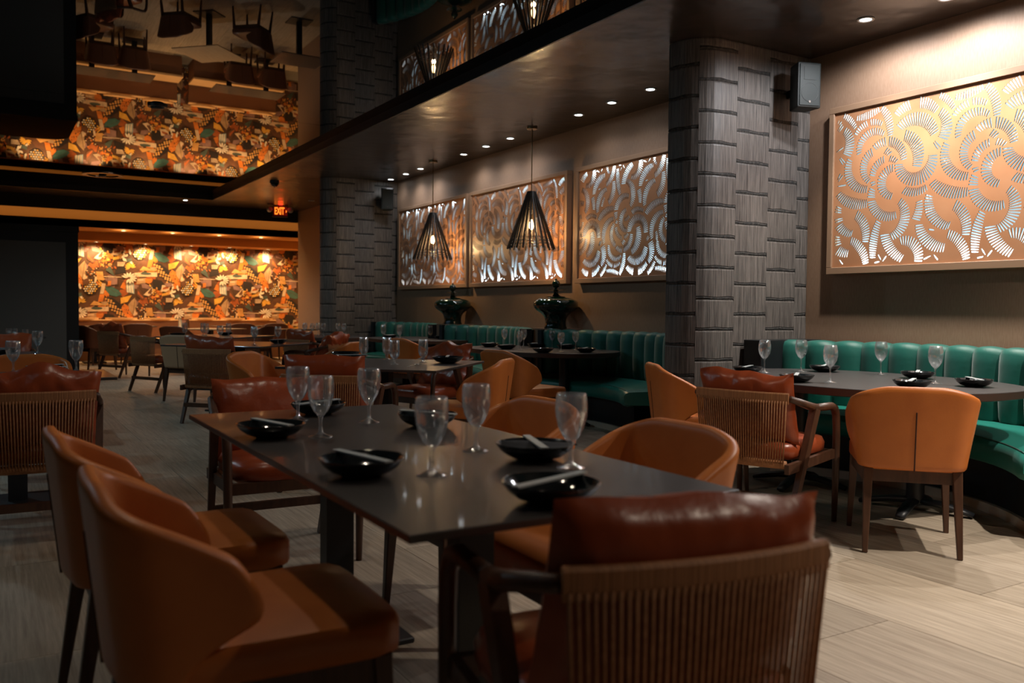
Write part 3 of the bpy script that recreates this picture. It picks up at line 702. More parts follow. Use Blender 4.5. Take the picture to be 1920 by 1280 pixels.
CH = [(.44, 2.75, 89, 'orange wing-back chair at the left side of the front table, just behind the nearest one'),
      (1.60, 2.07, -89, 'orange wing-back chair at the right of the front table, curving behind the large russet cushion'),
      (1.61, 2.88, -91, 'orange wing-back chair at the far right side of the front table, seen behind a goblet'),
      (3.98, 2.715, 48, 'orange wing-back chair with dark centre seam, standing before the oval table by the bright booth'),
      (4.07, 4.36, 118, 'orange wing-back chair seen in profile at the foot of the near pillar'),
      (4.03, 6.50, 84, 'orange wing-back chair showing its back at the oval table of the shaded booth'),
      (2.95, 5.50, -45, 'orange wing-back chair with upright straight edge at the diagonal table'),
      (1.92, 6.76, 135, 'orange wing-back chair facing us at the far left side of the diagonal table'),
      (3.02, 8.70, -45, 'orange wing-back chair peeking out behind the diagonal table, beside a crumpled cushion'),
      (4.35, 9.45, 72, 'brownish wing-back chair far behind the diagonal table goblets, toward the green jars'),
      (.22, 6.78, 180, 'orange wing-back chair facing us behind the small left table with two goblets'),
      (1.62, 17.3, 60, 'dark wing-back chair beside the black divider in the rear of the room'),
      (4.25, 16.3, -45, 'dark brown wing-back chair before the rear diagonal table, farther right'),
      (2.95, 16.3, 45, 'dark brown wing-back chair before the rear diagonal table, farther left'),
      (4.6, 18.9, 0, 'dark wing-back chair at the right table along the art wall bench'),
      (5.3, 18.9, 0, 'dark wing-back chair at the right end of the art wall bench'),
      (2.55, 18.9, 0, 'dark wing-back chair at the left table along the art wall bench'),
      (1.95, 18.9, 0, 'dark wing-back chair nearest the divider along the art wall bench')]
for x, y, h, lb in CH[:-7]: dup(c0, (x, y, 0), H(h), lb)
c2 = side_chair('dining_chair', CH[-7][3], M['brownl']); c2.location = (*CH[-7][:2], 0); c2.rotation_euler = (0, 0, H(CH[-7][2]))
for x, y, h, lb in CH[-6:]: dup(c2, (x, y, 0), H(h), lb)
c1 = side_chair('dining_chair', 'pale tan wing-back chair with dark back seam in the middle aisle', M['tan']); c1.location = (2.17, 11.36, 0); c1.rotation_euler = (0, 0, H(44))
AR = [(1.108, 1.39, 10, 0, 'rope-back armchair with russet cushion, largest, at the near end of the front table'),
      (1.18, 4.05, 182, 0, 'russet cushioned armchair facing us at the far end of the front table'),
      (3.71, 3.40, 74, 1, 'rope-back armchair with russet cushion at the left of the brightly lit oval table'),
      (1.97, 5.45, 43, 0, 'rope-back armchair at the near left side of the diagonal table, behind the front goblets'),
      (3.32, 6.92, 250, 2, 'armchair with badly crumpled cushion at the far side of the diagonal table'),
      (2.05, 9.1, 45, 1, 'grey-lit rope-back armchair with teal-lit stretcher in the middle aisle'),
      (.20, 5.06, 2, 2, 'rope-back armchair with russet cushion at the small left table'),
      (2.05, 12.8, 62, -1, 'dark armchair without back cushion in the aisle beyond the pale tan chair'),
      (3.30, 9.95, -45, 2, 'armchair with crumpled brown cushion behind the orange chairs of the diagonal table'),
      (1.92, 15.6, 60, 2, 'dark armchair with cushion in the rear, left of the lit floor'),
      (.12, 9.9, 178, 1, 'russet cushioned armchair behind the second left table'),
      (3.70, 11.2, 70, 1, 'shaded armchair before the farthest oval table')]
AKIT = None
for i, (x, y, h, pv, lb) in enumerate(AR):
    if AKIT is None:
        AKIT = arm_chair('rope_armchair', lb); a = AKIT; a.location = (x, y, 0); a.rotation_euler = (0, 0, H(h))
    else:
        a = dup(AKIT, (x, y, 0), H(h), lb)
    if i == 0: KIDS[AKIT.name] = [(c, []) for c in children(AKIT)]
    if pv >= 0: add_pillow(a, pv, {0: -.03, 2: -.02, 1: -.05, 4: -.02, 6: -.02}.get(i, 0), 0, {0: 12, 4: 26, 8: 30}.get(i, 14), {0: 3, 4: 7, 6: 4}.get(i, 0))

# ------------------------------------------------------------------ tables
def rect_table(name, label, cx, cy, wx, wy, rot, posts, top=None, base=.42):
    t = thing(name, label, 'table', (cx, cy, 0), rot, 'dark rectangular dining tables')
    bevel(obj('tabletop', MB().box(-wx / 2, wx / 2, -wy / 2, wy / 2, .732, .75).mesh('tabletop', top or M['top']), t), .003, 2)
    for px, py in posts:
        obj('post', MB().box(px - .05, px + .05, py - .035, py + .035, .02, .722).mesh('post', M['black']), t)
        bevel(obj('base_plate', MB().box(px - base / 2, px + base / 2, py - base / 2, py + base / 2, .0, .02).mesh('base_plate', M['black']), t), .004, 1)
        obj('top_plate', MB().box(px - .2, px + .2, py - .15, py + .15, .720, .732).mesh('top_plate', M['black']), t)
    return t
rect_table('dining_table', 'long dark table in front, set with six rippled goblets and black bowls', 1.088, 2.49, .85, 2.06, 0, [(-.03, -.54), (-.03, .46)])
rect_table('dining_table', 'dark diagonal table in the middle with four footed tumblers and a spoon', 2.58, 6.11, 1.2, 1.2, radians(45), [(0, 0)], base=.55)
rect_table('dining_table', 'second dark diagonal table farther along the aisle, under three goblets', 2.45, 10.05, 1.2, 1.2, radians(45), [(0, 0)], base=.55)
rect_table('dining_table', 'third dark diagonal table in the aisle before the rear rows', 2.80, 12.75, 1.2, 1.2, radians(45), [(0, 0)], base=.55)
rect_table('dining_table', 'small dark table at left with two goblets and stacked plates', .14, 5.92, 1.02, .70, 0, [(0, -.05)])
rect_table('dining_table', 'second small table at left, behind the facing orange chair', -.03, 8.55, 1.0, .80, 0, [(0, 0)])
rect_table('dining_table', 'third small table at left with three tumblers, before the black divider', .10, 13.3, 1.1, .9, 0, [(0, 0)])
rect_table('dining_table', 'rear diagonal table mirrored in the ceiling', 3.60, 17.0, .95, .95, radians(45), [(0, 0)], M['bench'])  # pale top stands in for strong light falling on the table
rect_table('dining_table', 'rear table left, along the art wall bench', 2.25, 19.55, 1.5, .7, 0, [(-.4, 0), (.4, 0)])
rect_table('dining_table', 'rear table right, along the art wall bench', 4.95, 19.55, 1.5, .7, 0, [(-.4, 0), (.4, 0)])
rect_table('dining_table', 'small table against the cream alcove wall in the rear', 5.15, 16.5, .9, .8, 0, [(0, 0)])
def oval_table(label, cx, cy, ax, ay):
    t = thing('oval_table', label, 'table', (cx, cy, 0), 0, 'charcoal oval tables at the booths')
    pts = [(ax * (abs(cos(a)) ** .86) * (1 if cos(a) >= 0 else -1), ay * (abs(sin(a)) ** .86) * (1 if sin(a) >= 0 else -1)) for a in [2 * pi * (k + .5) / 64 for k in range(64)]]
    bevel(obj('tabletop', MB().prism(pts, .704, .75).mesh('tabletop', M['oval']), t), .003, 1)
    obj('edge_band', MB().add([(x * 1.002, y * 1.002, z) for z in (.708, .746) for x, y in pts], [(i, (i + 1) % 64, 64 + (i + 1) % 64, 64 + i) for i in range(64)]).mesh('edge_band', M['oval_edge'], smooth=True), t)
    for py in (-.43 * ay / .97, .43 * ay / .97):
        p = obj('pedestal', MB().lathe([(.05, .05), (.05, .69)], 20, (0, py, 0)).mesh('pedestal', M['black'], auto=40), t)
        obj('top_plate', MB().box(-.22, .22, py - .16, py + .16, .690, .704).mesh('top_plate', M['black']), t)
        for k in range(4):
            a = radians(20 + 90 * k); c, s = cos(a), sin(a)
            pa = [(.03 * c, py + .03 * s, .065), (.14 * c, py + .14 * s, .058), (.25 * c, py + .25 * s, .036), (.315 * c, py + .315 * s, .018)]
            obj('foot', MB().tube(pa, [.036, .036, .034, .026], 8, .55).mesh('foot', M['black'], smooth=True), p)
    return t
oval_table('charcoal oval table before the brightly lit teal booth', 4.68, 3.56, .70, .97)
oval_table('charcoal oval table before the shaded booth, beside the near pillar', 5.02, 7.72, .66, .97)
oval_table('charcoal oval table before the dark booth between the jars', 5.12, 11.0, .62, .9)
oval_table('farthest charcoal oval table, left of the others, below the far pillar', 4.25, 12.3, .5, .72)

# ------------------------------------------------------------------ tableware
def goblet(name, label, prof, ripple=0, seg=32):
    t = thing(name, label, 'glass')
    def mod(r, z, a):
        if ripple and z > .085 and r > .012: return r * (1 + ripple * sin(14 * a + z * 38) * min(1, (z - .085) / .03))
        return r
    outer = prof; i0 = [p for p in prof if p[1] >= prof[PB[name]][1]]
    th = .0016
    inner = [(max(0, r - th), z + (th if k == 0 else 0)) for k, (r, z) in enumerate(i0)]
    inner[0] = (0.0, inner[0][1] + .001)
    full = [(0, 0)] + outer + [(outer[-1][0] - th * .5, outer[-1][1] + .0008)] + inner[::-1]
    obj('bowl', MB().lathe(full, seg, mod=mod).mesh(name, M['glass'], smooth=True), t)
    return t
PB = {'rippled_goblet': 6, 'footed_tumbler': 6, 'wine_glass': 6}
PROF = {
 'rippled_goblet': [(.0385, .001), (.0385, .003), (.020, .008), (.0075, .016), (.0052, .035), (.0062, .058), (.0085, .068), (.022, .084), (.034, .108), (.0405, .135), (.0425, .160), (.0410, .185), (.0388, .198)],
 'footed_tumbler': [(.034, .001), (.034, .003), (.018, .008), (.010, .014), (.008, .024), (.010, .034), (.016, .042), (.030, .058), (.0375, .085), (.038, .110), (.036, .145), (.0345, .180)],
 'wine_glass': [(.037, .001), (.037, .003), (.018, .007), (.006, .014), (.0042, .040), (.0048, .080), (.0065, .090), (.022, .106), (.036, .130), (.0425, .160), (.0410, .190), (.0345, .222)]}
# a glass keeps its stem and foot in the same blown piece, so it has the one part
def place_set(kind, group, items, z=.75, scale=1.0):
    first = None
    for x, y, lb in items:
        if kind not in PROTO:
            g = goblet(kind, lb, PROF[kind], .022 if kind == 'rippled_goblet' else 0); PROTO[kind] = g
            g.location = (x, y, z); g['group'] = group
        else:
            g = dup(PROTO[kind], (x, y, z), random.uniform(0, 6), lb, group)
        g.scale = (scale, scale, scale)
PROTO = {}
place_set('rippled_goblet', 'goblets on the front table', [
 (.95, 1.96, 'rippled goblet standing most forward on the front table'),
 (1.32, 1.88, 'rippled goblet between two black bowls at the right edge of the front table'),
 (1.23, 2.24, 'rippled goblet at the right middle of the front table with its reflection before it'),
 (.92, 2.72, 'rippled goblet at the left middle of the front table'),
 (1.19, 2.98, 'rippled goblet standing alone near the far end of the front table'),
 (.985, 3.17, 'rippled goblet farthest on the front table, before the russet cushion')])
place_set('footed_tumbler', 'footed tumblers on the diagonal table', [
 (2.58, 5.96, 'footed tumbler beside the spoon on the diagonal table'),
 (2.87, 6.08, 'footed tumbler next to the bowl with the upright sleeve on the diagonal table'),
 (2.62, 6.68, 'footed tumbler at the left of the diagonal table behind a black bowl'),
 (2.79, 6.60, 'footed tumbler in the middle back of the diagonal table')])
place_set('wine_glass', 'wine glasses on the bright oval table', [
 (4.57, 4.21, 'wine glass in front of the black box on the bright oval table'),
 (4.88, 4.16, 'wine glass before the first teal channel on the bright oval table'),
 (4.29, 3.44, 'wine glass nearest us on the bright oval table'),
 (5.15, 3.72, 'wine glass at the back of the bright oval table'),
 (4.80, 3.10, 'large wine glass above the seamed orange chair on the bright oval table')])
place_set('wine_glass', 'wine glasses on the shaded oval table', [
 (5.00, 8.45, 'wine glass leftmost on the shaded oval table'), (4.72, 7.66, 'wine glass above the orange chair back on the shaded oval table'),
 (5.15, 8.28, 'wine glass overlapping another on the shaded oval table'), (5.28, 7.90, 'wine glass below the near green jar, on the shaded oval table'),
 (4.88, 7.14, 'wine glass nearest us on the shaded oval table'), (5.24, 7.40, 'wine glass rightmost on the shaded oval table')], scale=.86)
place_set('footed_tumbler', 'footed tumblers on the far booth tables', [
 (4.90, 11.15, 'footed tumbler on the dark booth table, one of a leftmost spaced trio'), (5.06, 11.5, 'footed tumbler third from left on the dark booth table'),
 (5.28, 10.95, 'footed tumbler in a close pair on the dark booth table'), (5.42, 11.1, 'footed tumbler behind another on the dark booth table'),
 (5.36, 10.6, 'footed tumbler rightmost on the dark booth table'), (4.85, 11.6, 'footed tumbler leftmost on the dark booth table')])
place_set('wine_glass', 'wine glasses below the far pillar', [
 (3.97, 12.45, 'wine glass leftmost before the far pillar'), (4.0, 12.2, 'wine glass second from left before the far pillar'),
 (4.20, 12.55, 'wine glass third from left before the far pillar'), (4.20, 12.3, 'wine glass fourth from left before the far pillar'),
 (4.46, 12.4, 'wine glass fifth from left before the far pillar'), (4.46, 12.15, 'wine glass rightmost before the far pillar')], scale=.85)
place_set('wine_glass', 'wine glasses on the second diagonal table', [
 (2.46, 9.45, 'wine glass in an overlapping pair at the near corner of the second diagonal table'), (2.52, 9.70, 'wine glass behind its pair on the second diagonal table'),
 (2.80, 9.75, 'wine glass right of the pair on the second diagonal table'), (2.30, 10.35, 'wine glass left of the pair on the second diagonal table')], scale=.9)
place_set('footed_tumbler', 'footed tumblers on the third diagonal table', [
 (2.60, 12.55, 'footed tumbler in an overlapping pair on the third diagonal table'), (2.62, 12.85, 'footed tumbler behind its pair on the third diagonal table'),
 (2.95, 12.75, 'footed tumbler rightmost on the third diagonal table'), (2.40, 13.0, 'footed tumbler leftmost on the third diagonal table')])
place_set('rippled_goblet', 'goblets on the small left tables', [
 (.13, 6.13, 'rippled goblet at the left edge of the photo, on the small left table'), (.475, 6.12, 'rippled goblet above the cushioned armchair, on the small left table'),
 (.36, 8.42, 'rippled goblet on the second small left table, before the grey panel'), (.02, 8.5, 'rippled goblet cut by the left edge on the second small left table')])
def tumbler():
    t = thing('water_tumbler', 'x', 'glass')
    pf = [(0, 0), (.031, 0), (.033, .004), (.0375, .095), (.0372, .097), (.036, .095), (.0315, .012), (0, .011)]
    obj('bowl', MB().lathe(pf, 24).mesh('water_tumbler', M['glass'], smooth=True), t); return t
tb = tumbler(); tb.location = (.42, 13.1, .75); tb['label'] = 'straight tumbler nearest of three on the third small left table'; tb['group'] = 'tumblers on the third small left table'
dup(tb, (.30, 13.35, .75), 0, 'straight tumbler in the middle of three on the third small left table'); dup(tb, (.24, 13.62, .75), 0, 'straight tumbler farthest of three on the third small left table')

def bowl_obj(label, sleeve):
    t = thing('black_bowl', label, 'bowl')
    pf = [(0, 0), (.046, 0), (.052, .003), (.078, .015), (.097, .032), (.107, .050), (.109, .0545), (.107, .0555), (.103, .0535), (.091, .038), (.068, .020), (.03, .011), (0, .010)]
    obj('dish', MB().lathe(pf, 40, mod=lambda r, z, a: r * (1 + .025 * (z / .055) * sin(2 * a) + .012 * (z / .055) * sin(5 * a + 1))).mesh('dish', M['bowl'], smooth=True), t)
    return t
SLV = MB().box(-.011, .011, -.12, .12, 0, .004).mesh('chopstick_sleeve', M['sleeve'])
NAP = MB().grid(lambda u, v: (.06 * (2 * u - 1) * (1 - .25 * v), .10 * (2 * v - 1), .012 * sin(pi * u) + .004 * sin(9 * u + 5 * v)), 8, 8)
NAPM = NAP.mesh('folded_napkin', M['napkin'], smooth=True)
bp = None
def bowls(items, group, sc=1.0):
    global bp
    for x, y, ang, what, lb in items:
        if bp is None: bp = bowl_obj(lb, 0); b = bp; b.location = (x, y, .75)
        else: b = dup(bp, (x, y, .75), random.uniform(0, 6), lb)
        b['group'] = group; b.scale = (sc, sc, sc * .84)
        if what:
            s = obj('chopstick_sleeve', SLV, None, (x, y, .75 + .0565 * .84 * sc), radians(ang))
            tag(s, 'grey paper sleeve across the ' + lb.replace('black bowl', 'bowl', 1).replace('seamed orange chair back', 'seamed chair').replace('just above the', 'above the').replace('by the box end of', 'at box end of'), 'chopstick sleeve', 'chopstick sleeves on the bowls')
            if what == 2:
                nn = obj('napkin', NAPM, None, (x + .01, y, .75 + .034), radians(ang + 60)); tag(nn, 'black folded napkin in the ' + lb.replace('black bowl', 'bowl', 1), 'napkin', 'black napkins in the bowls')
bowls([(.80, 2.05, 12, 1, 'black bowl on the left near side of the front table'), (1.31, 2.04, -20, 2, 'black bowl on the right near side of the front table'),
       (1.05, 1.57, -72, 1, 'black bowl at the near end of the front table'), (.78, 2.79, 14, 1, 'black bowl on the left far side of the front table'),
       (1.34, 2.80, 30, 1, 'black bowl on the right far side of the front table'), (1.11, 3.31, -60, 1, 'black bowl at the far end of the front table')], 'black bowls on the front table')
bowls([(2.42, 6.42, 70, 1, 'black bowl behind the diagonal table armchair rail'), (3.02, 5.96, -30, 1, 'black bowl at the right corner of the diagonal table'),
       (2.22, 6.2, 40, 2, 'black bowl at the left corner of the diagonal table'), (2.55, 6.92, 10, 0, 'black bowl at the back of the diagonal table')], 'black bowls on the diagonal table', 1.12)
bowls([(4.42, 4.22, -60, 1, 'black bowl by the box end of the bright oval table'), (4.14, 3.56, -52, 1, 'black bowl above the armchair at the bright oval table'),
       (5.03, 4.08, -58, 1, 'black bowl at back left of the bright oval table'), (5.08, 3.40, -58, 1, 'black bowl at the back middle of the bright oval table'),
       (4.83, 2.88, -40, 1, 'black bowl at the right end of the bright oval table'), (4.40, 2.98, -62, 1, 'black bowl just above the seamed orange chair back')], 'black bowls on the bright oval table', .95)
bowls([(4.72, 8.30, -50, 1, 'black bowl at the left end of the shaded oval table'), (4.64, 7.80, -60, 1, 'black bowl beside the orange chair back on the shaded oval table'), (5.2, 8.1, -58, 1, 'black bowl at the back of the shaded oval table'),
       (4.60, 7.04, -55, 0, 'black bowl at the front of the shaded oval table'), (5.30, 7.66, -58, 1, 'black bowl at the back right of the shaded oval table'), (5.02, 6.92, -45, 1, 'black bowl at the right end of the shaded oval table')], 'black bowls on the shaded oval table', .95)
bowls([(2.20, 10.0, -58, 1, 'black bowl at the left of the second diagonal table'), (2.85, 9.9, -58, 1, 'black bowl at the right of the second diagonal table'), (2.95, 12.95, -58, 1, 'black bowl on the third diagonal table'),
       (2.25, 12.7, -50, 0, 'black bowl leftmost on the third diagonal table')], 'black bowls along the aisle tables')
bowls([(4.80, 11.25, -60, 1, 'black bowl at the left of the dark booth table'), (5.35, 10.75, -60, 1, 'black bowl at the right of the dark booth table'), (4.32, 11.9, -60, 1, 'black bowl on the farthest oval table')], 'black bowls on the far booth tables', .95)
bowls([(.30, 6.06, -58, 1, 'black bowl behind the goblets on the small left table'), (.30, 5.80, -58, 1, 'black bowl nearer the armchair on the small left table'),
       (.12, 8.62, -58, 1, 'black bowl on the second small left table'), (.05, 8.34, -58, 1, 'black bowl nearer us on the second small left table')], 'black bowls on the left tables')
sp = MB(); sp.tube([(0, -.09, .002), (0, -.02, .006), (0, .035, .003)], [.0045, .003, .004], 6, .5)
sp.grid(lambda u, v: ((.0195 * sin(pi * min(1, .06 + .9 * v))) * (2 * u - 1), .03 + .065 * v, .003 + .006 * (2 * u - 1) ** 2), 6, 8)
tag(obj('spoon', sp.mesh('spoon', M['steel'], smooth=True), None, (2.65, 5.78, .75), radians(-50)), 'steel spoon lying before the footed tumblers on the diagonal table', 'spoon')

# ------------------------------------------------------------------ pendants, downlights, jars, speakers, exit sign and other fittings
def pendant(label, x, y, rot):
    t = thing('pendant_lamp', label, 'lamp', (x, y, 0), rot, 'slatted cone pendants')
    obj('canopy', MB().lathe([(.0, ZC), (.062, ZC), (.062, ZC - .018), (.058, ZC - .022), (0, ZC - .022)], 24).mesh('canopy', M['brass'], auto=40), t)
    obj('stem', MB().lathe([(.006, 2.50), (.006, ZC - .02)], 10).mesh('stem', M['brass'], smooth=True), t)
    zt, zb, rt, rb = 2.50, 1.852, .045, .272
    sl = MB().bar((rt, 0, zt), (rb, 0, zb), .014, .017).mesh('slat', M['pendant'])
    for k in range(22):
        o = obj('slat', sl, t); o.rotation_euler = (0, 0, 2 * pi * k / 22)
    for z, rad in ((2.49, .014), (2.31, .0035), (1.98, .0035), (1.94, .0035), (1.905, .0035)):
        r = rt + (rb - rt) * (zt - z) / (zt - zb) - .012
        obj('hoop', MB().tube([(r * cos(a), r * sin(a), z) for a in [2 * pi * k / 32 for k in range(33)]], rad, 5).mesh('hoop', M['pendant'], smooth=True), t)
    obj('socket', MB().lathe([(.0, 2.245), (.018, 2.245), (.018, 2.19), (.014, 2.185), (0, 2.185)], 14).mesh('socket', M['brass'], auto=40), t)
    obj('bulb', MB().lathe([(0, 2.07), (.012, 2.073), (.024, 2.092), (.027, 2.112), (.022, 2.145), (.014, 2.172), (.012, 2.186)], 18).mesh('bulb', M['bulb'], smooth=True), t)
    point('pendant_bulb', (x, y, 2.03), 16, (1, .62, .28), .025)
    return t
pendant('slatted cone pendant hanging nearer, above the table by the near green jar', 5.29, 8.366, .1)
pendant('slatted cone pendant hanging farther off, above the far green jar', 5.34, 11.02, .25)
DL = None
ODR = ['nearest', 'second', 'third', 'fourth', 'fifth', 'sixth', 'seventh', 'eighth', 'ninth', 'tenth', 'eleventh', 'twelfth', 'thirteenth']
def downlight(x, y, z, lens, label, group):
    t = thing('downlight', label, 'ceiling light', (x, y, z), 0, group)
    obj('trim_ring', MB().lathe([(.038, -.001), (.058, -.001), (.060, -.004), (.056, -.008), (.040, -.006)], 24, closed=True).mesh('trim_ring', M['ring'], smooth=True), t)
    obj('lens', MB().lathe([(0, -.003), (.040, -.003)], 24).mesh('lens', lens), t); return t
ds = sorted(DOWN, key=lambda d: d[1])
for i, (x, y, p) in enumerate(ds):
    lb = 'white recessed downlight, %s from the camera in the row along the taupe wall' % ODR[i]
    if DL is None: DL = downlight(x, y, ZC, M['lens'], lb, 'downlights along the taupe wall')
    else: dup(DL, (x, y, ZC), 0, lb)
downlight(3.3, 17.75, ZC, M['lens'], 'small white downlight in the rear ceiling strip, left of the exit sign', 'rear downlights')
downlight(5.36, 16.4, ZC, M['dull'], 'unlit round ceiling disc between exit sign and far pillar', 'rear downlights')
wd = None
for i, (x, y) in enumerate(ART):
    lb = 'warm wall-washer over the collage wallpaper, %s from the left' % ODR[i].replace('nearest', 'first')
    if wd is None: wd = downlight(x, y + .1, 2.53, M['lensw'], lb, 'warm lights over the art wall')
    else: dup(wd, (x, y + .1, 2.53), 0, lb)
for i, x in enumerate((2.4, 3.35, 4.3, 5.2)):
    dup(wd, (x, 19.4, 2.70), 0, 'warm light under the ochre beam, %s from the left' % ODR[i].replace('nearest', 'first'))
def jar(label, x, y):
    t = thing('lidded_jar', label, 'jar', (x, y, .955), 0, 'glossy green lidded jars')
    k = .00124
    body = [(0, 0), (.130, 0), (.128, .012), (.120, .03), (.117, .07), (.123, .11), (.142, .145), (.175, .175), (.222, .205), (.246, .235), (.254, .262), (.250, .290), (.232, .315), (.195, .335), (.140, .347), (.102, .352)]
    obj('body', MB().lathe(body, 40).mesh('body', M['vase'], smooth=True, auto=50), t)
    lid = [(.106, .350), (.108, .358), (.060, .364), (.040, .374), (.028, .392), (.026, .418), (.030, .428), (.104, .431), (.106, .434), (.104, .437), (.030, .440), (.020, .448), (.022, .456)]
    l = obj('lid', MB().lathe(lid, 36).mesh('lid', M['vase'], auto=50, smooth=True), t)
    obj('knob', MB().lathe([(.0, .452)] + [(.047 * sin(a), .500 - .047 * cos(a)) for a in [pi * q / 12 for q in range(2, 12)]] + [(.015, .550), (.010, .562), (0, .566)], 24).mesh('knob', M['vase'], smooth=True), l)
    return t
jar('glossy dark green lidded jar, the larger-looking one under the near pendant', 5.485, 8.14)
jar('glossy dark green lidded jar, the smaller-looking one under the far pendant', 5.485, 10.68)
def speaker(label, x, y, rot, sx=.20, h=.345):
    t = thing('wall_speaker', label, 'speaker', (x, y, 0), rot)
    z1 = 3.075; z0 = z1 - h
    bevel(obj('cabinet', MB().hexa([(-sx / 2, 0, z0), (sx / 2, 0, z0), (sx * .34, .17, z0), (-sx * .34, .17, z0)], [(-sx / 2, 0, z1), (sx / 2, 0, z1), (sx * .34, .17, z1), (-sx * .34, .17, z1)]).mesh('cabinet', M['speaker']), t), .01, 2)
    g = obj('grille', MB().box(-sx / 2 + .014, sx / 2 - .014, -.006, .002, z0 + .014, z1 - .014).mesh('grille', M['grille']), t); bevel(g, .004, 1)
    obj('woofer', MB().lathe([(.066, 0), (.072, .004), (.076, 0)], 28, closed=True).mesh('woofer', M['speaker'], smooth=True), g, (0, -.004, z0 + .115)).rotation_euler = (radians(90), 0, 0)
    obj('horn', MB().box(-.05, .05, -.0085, -.004, z1 - .135, z1 - .04).mesh('horn', M['grille']), g)
    obj('badge', MB().lathe([(0, 0), (.009, 0), (.009, .003), (0, .003)], 14).mesh('badge', M['steel']), g, (0, -.006, z0 + .045)).rotation_euler = (radians(90), 0, 0)
    obj('bracket', MB().box(-.02, .02, .16, .30, z0 + .13, z0 + .19).mesh('bracket', M['black']), t)
    return t
speaker('black loudspeaker with teal sheen on the near pillar, beside the bright wall', 5.40, 4.58, -radians(18))
speaker('black loudspeaker mounted on the far pillar', 5.46, 12.92, -radians(18))
# exit sign
t = thing('exit_sign', 'lit red exit sign under the rear ceiling, with a lamp head on either side', 'exit sign', (5.10, 17.6, 0), -radians(17))
Zs = 3.105
bevel(obj('case', MB().box(-.155, .155, -.022, .022, Zs - .115, Zs + .1).mesh('case', M['exit_case']), t), .008, 2)
obj('mount', MB().box(-.08, .08, -.02, .02, Zs + .095, ZC).mesh('mount', M['exit_case']), t)
fc = obj('face', MB().box(-.125, .14, -.0245, -.021, Zs - .085, Zs + .085).mesh('face', M['exit_red']), t)
cu = bpy.data.curves.new('exit', 'FONT'); cu.body = 'EXIT'; cu.size = .215; cu.extrude = .002; cu.align_x = 'CENTER'; cu.align_y = 'CENTER'; cu.offset = .006; cu.space_character = .95
tmp = bpy.data.objects.new('exit_text', cu); COL.objects.link(tmp)
bpy.context.view_layer.update()
me = bpy.data.meshes.new_from_object(tmp.evaluated_get(bpy.context.evaluated_depsgraph_get())); bpy.data.objects.remove(tmp)
me.materials.clear(); me.materials.append(M['exit_txt'])
lt = obj('lettering', me, fc, (-.012, -.028, Zs)); lt.rotation_euler = (radians(90), 0, 0); lt.scale = (.46, .92, 1)
ch = MB().bar((.112, -.028, Zs + .022), (.130, -.028, Zs), .012).bar((.112, -.028, Zs - .022), (.130, -.028, Zs), .012)
obj('chevron', ch.mesh('chevron', M['exit_txt']), fc)
for s in (-1, 1):
    hd = MB().lathe([(0, 0), (.05, 0), (.055, .012), (.045, .075), (0, .08)], 16)
    o = obj('lamp_head', hd.mesh('lamp_head', M['ring'], smooth=True, auto=40), t, (.215 * s, -.03, Zs + .02)); o.rotation_euler = (radians(80), 0, radians(-25 * s))
    obj('lamp_arm', MB().bar((.15 * s, 0, Zs + .02), (.20 * s, 0, Zs + .02), .02).mesh('lamp_arm', M['exit_case']), t)
point('exit_glow', (5.08, 17.50, ZC - .02), .55, (1, .02, .01), .05)
t = thing('dome_camera', 'black dome camera on the ceiling before the exit sign', 'camera', (4.04, 14.26, ZC))
obj('base', MB().lathe([(0, 0), (.075, 0), (.075, -.03), (0, -.03)], 24).mesh('base', M['black'], auto=40), t)
obj('dome', MB().lathe([(.066, -.028), (.062, -.05), (.045, -.075), (.02, -.088), (0, -.09)], 24).mesh('dome', M['bowl'], smooth=True), t)
obj('lens', MB().lathe([(0, -.10), (.016, -.095), (.016, -.07), (0, -.07)], 12).mesh('lens', M['pinkcone'], smooth=True), t, (0, -.015, 0))
t = thing('smoke_detector', 'round black detector on the seam of the mirror ceiling', 'detector', (1.58, 10.0, ZM))
obj('base', MB().lathe([(0, .0), (.10, 0), (.10, -.018), (0, -.018)], 24).mesh('base', M['black'], auto=40), t)
obj('cap', MB().lathe([(.07, -.017), (.06, -.034), (0, -.036)], 24).mesh('cap', M['black'], smooth=True), t)
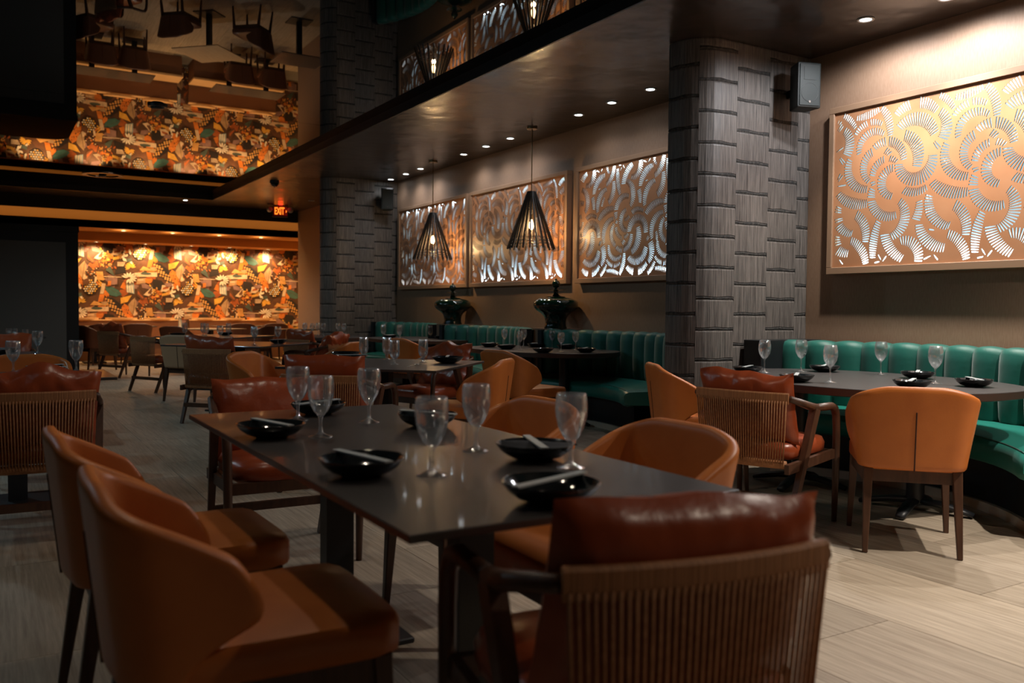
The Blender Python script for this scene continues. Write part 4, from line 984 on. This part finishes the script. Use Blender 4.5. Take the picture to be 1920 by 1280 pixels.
t = thing('recessed_speaker', 'round recessed ceiling fitting in the mirror ceiling above the art wall', 'ceiling fitting', (1.64, 15.76, ZM))
obj('trim_ring', MB().lathe([(.24, 0), (.31, 0), (.31, -.012), (.24, -.012)], 36, closed=True).mesh('trim_ring', M['steel'], auto=40), t)
obj('cone', MB().lathe([(0, -.03), (.05, -.028), (.06, 0)], 20).mesh('cone', M['black'], smooth=True), t)
# black divider at the left, its rounded top mirrored in the ceiling
dv = MB(); x1 = 1.285; R = .45
arc = [(x1 - R + R * cos(a), 17.95 - R + R * sin(a)) for a in [pi / 2 * k / 10 for k in range(11)]]
dv.prism([(-4.5, 15.95), (x1, 15.95)] + arc + [(-4.5, 17.95)], 0, 2.455)
dd = struct('wall_divider', dv.mesh('wall_divider', M['fascia']))
obj('panel', MB().box(-4.5, 1.10, 15.935, 15.95, .05, 2.19).mesh('panel', M['grey']), dd)
obj('head_trim', MB().box(-4.5, x1 + .012, 15.92, 15.95, 2.36, 2.455).mesh('head_trim', M['fascia']), dd)
# oak benches along the art wall
for nm, xa, xb, lb in (('a', 1.35, 3.70, 'light oak bench with half-round backs along the art wall, left one'), ('b', 3.95, 5.92, 'light oak bench with half-round backs along the art wall, right one')):
    t = thing('wall_bench', lb, 'bench', ((xa + xb) / 2, 20.5, 0), 0, 'oak benches along the art wall'); hw = (xb - xa) / 2
    obj('base', MB().box(-hw, hw, -.30, .30, 0, .42).mesh('base', M['benchb']), t)
    bevel(obj('seat', MB().box(-hw - .02, hw + .02, -.36, .22, .42, .465).mesh('seat', M['bench']), t), .005, 1)
    obj('back_panel', MB().box(-hw, hw, .28, .37, .0, .835).mesh('back_panel', M['benchb']), t)
    bevel(obj('ledge', MB().box(-hw, hw, .26, .39, .835, .862).mesh('ledge', M['bench']), t), .004, 1)
    for k in range(3):
        xc = -hw + (2 * hw) * (k + .5) / 3; wr = hw / 3 * .84
        obj('round_back', MB().prism([(xc + wr * cos(a), .39 - .17 * sin(a)) for a in [pi * q / 16 for q in range(17)]], .862, .905).mesh('round_back', M['bench']), t)
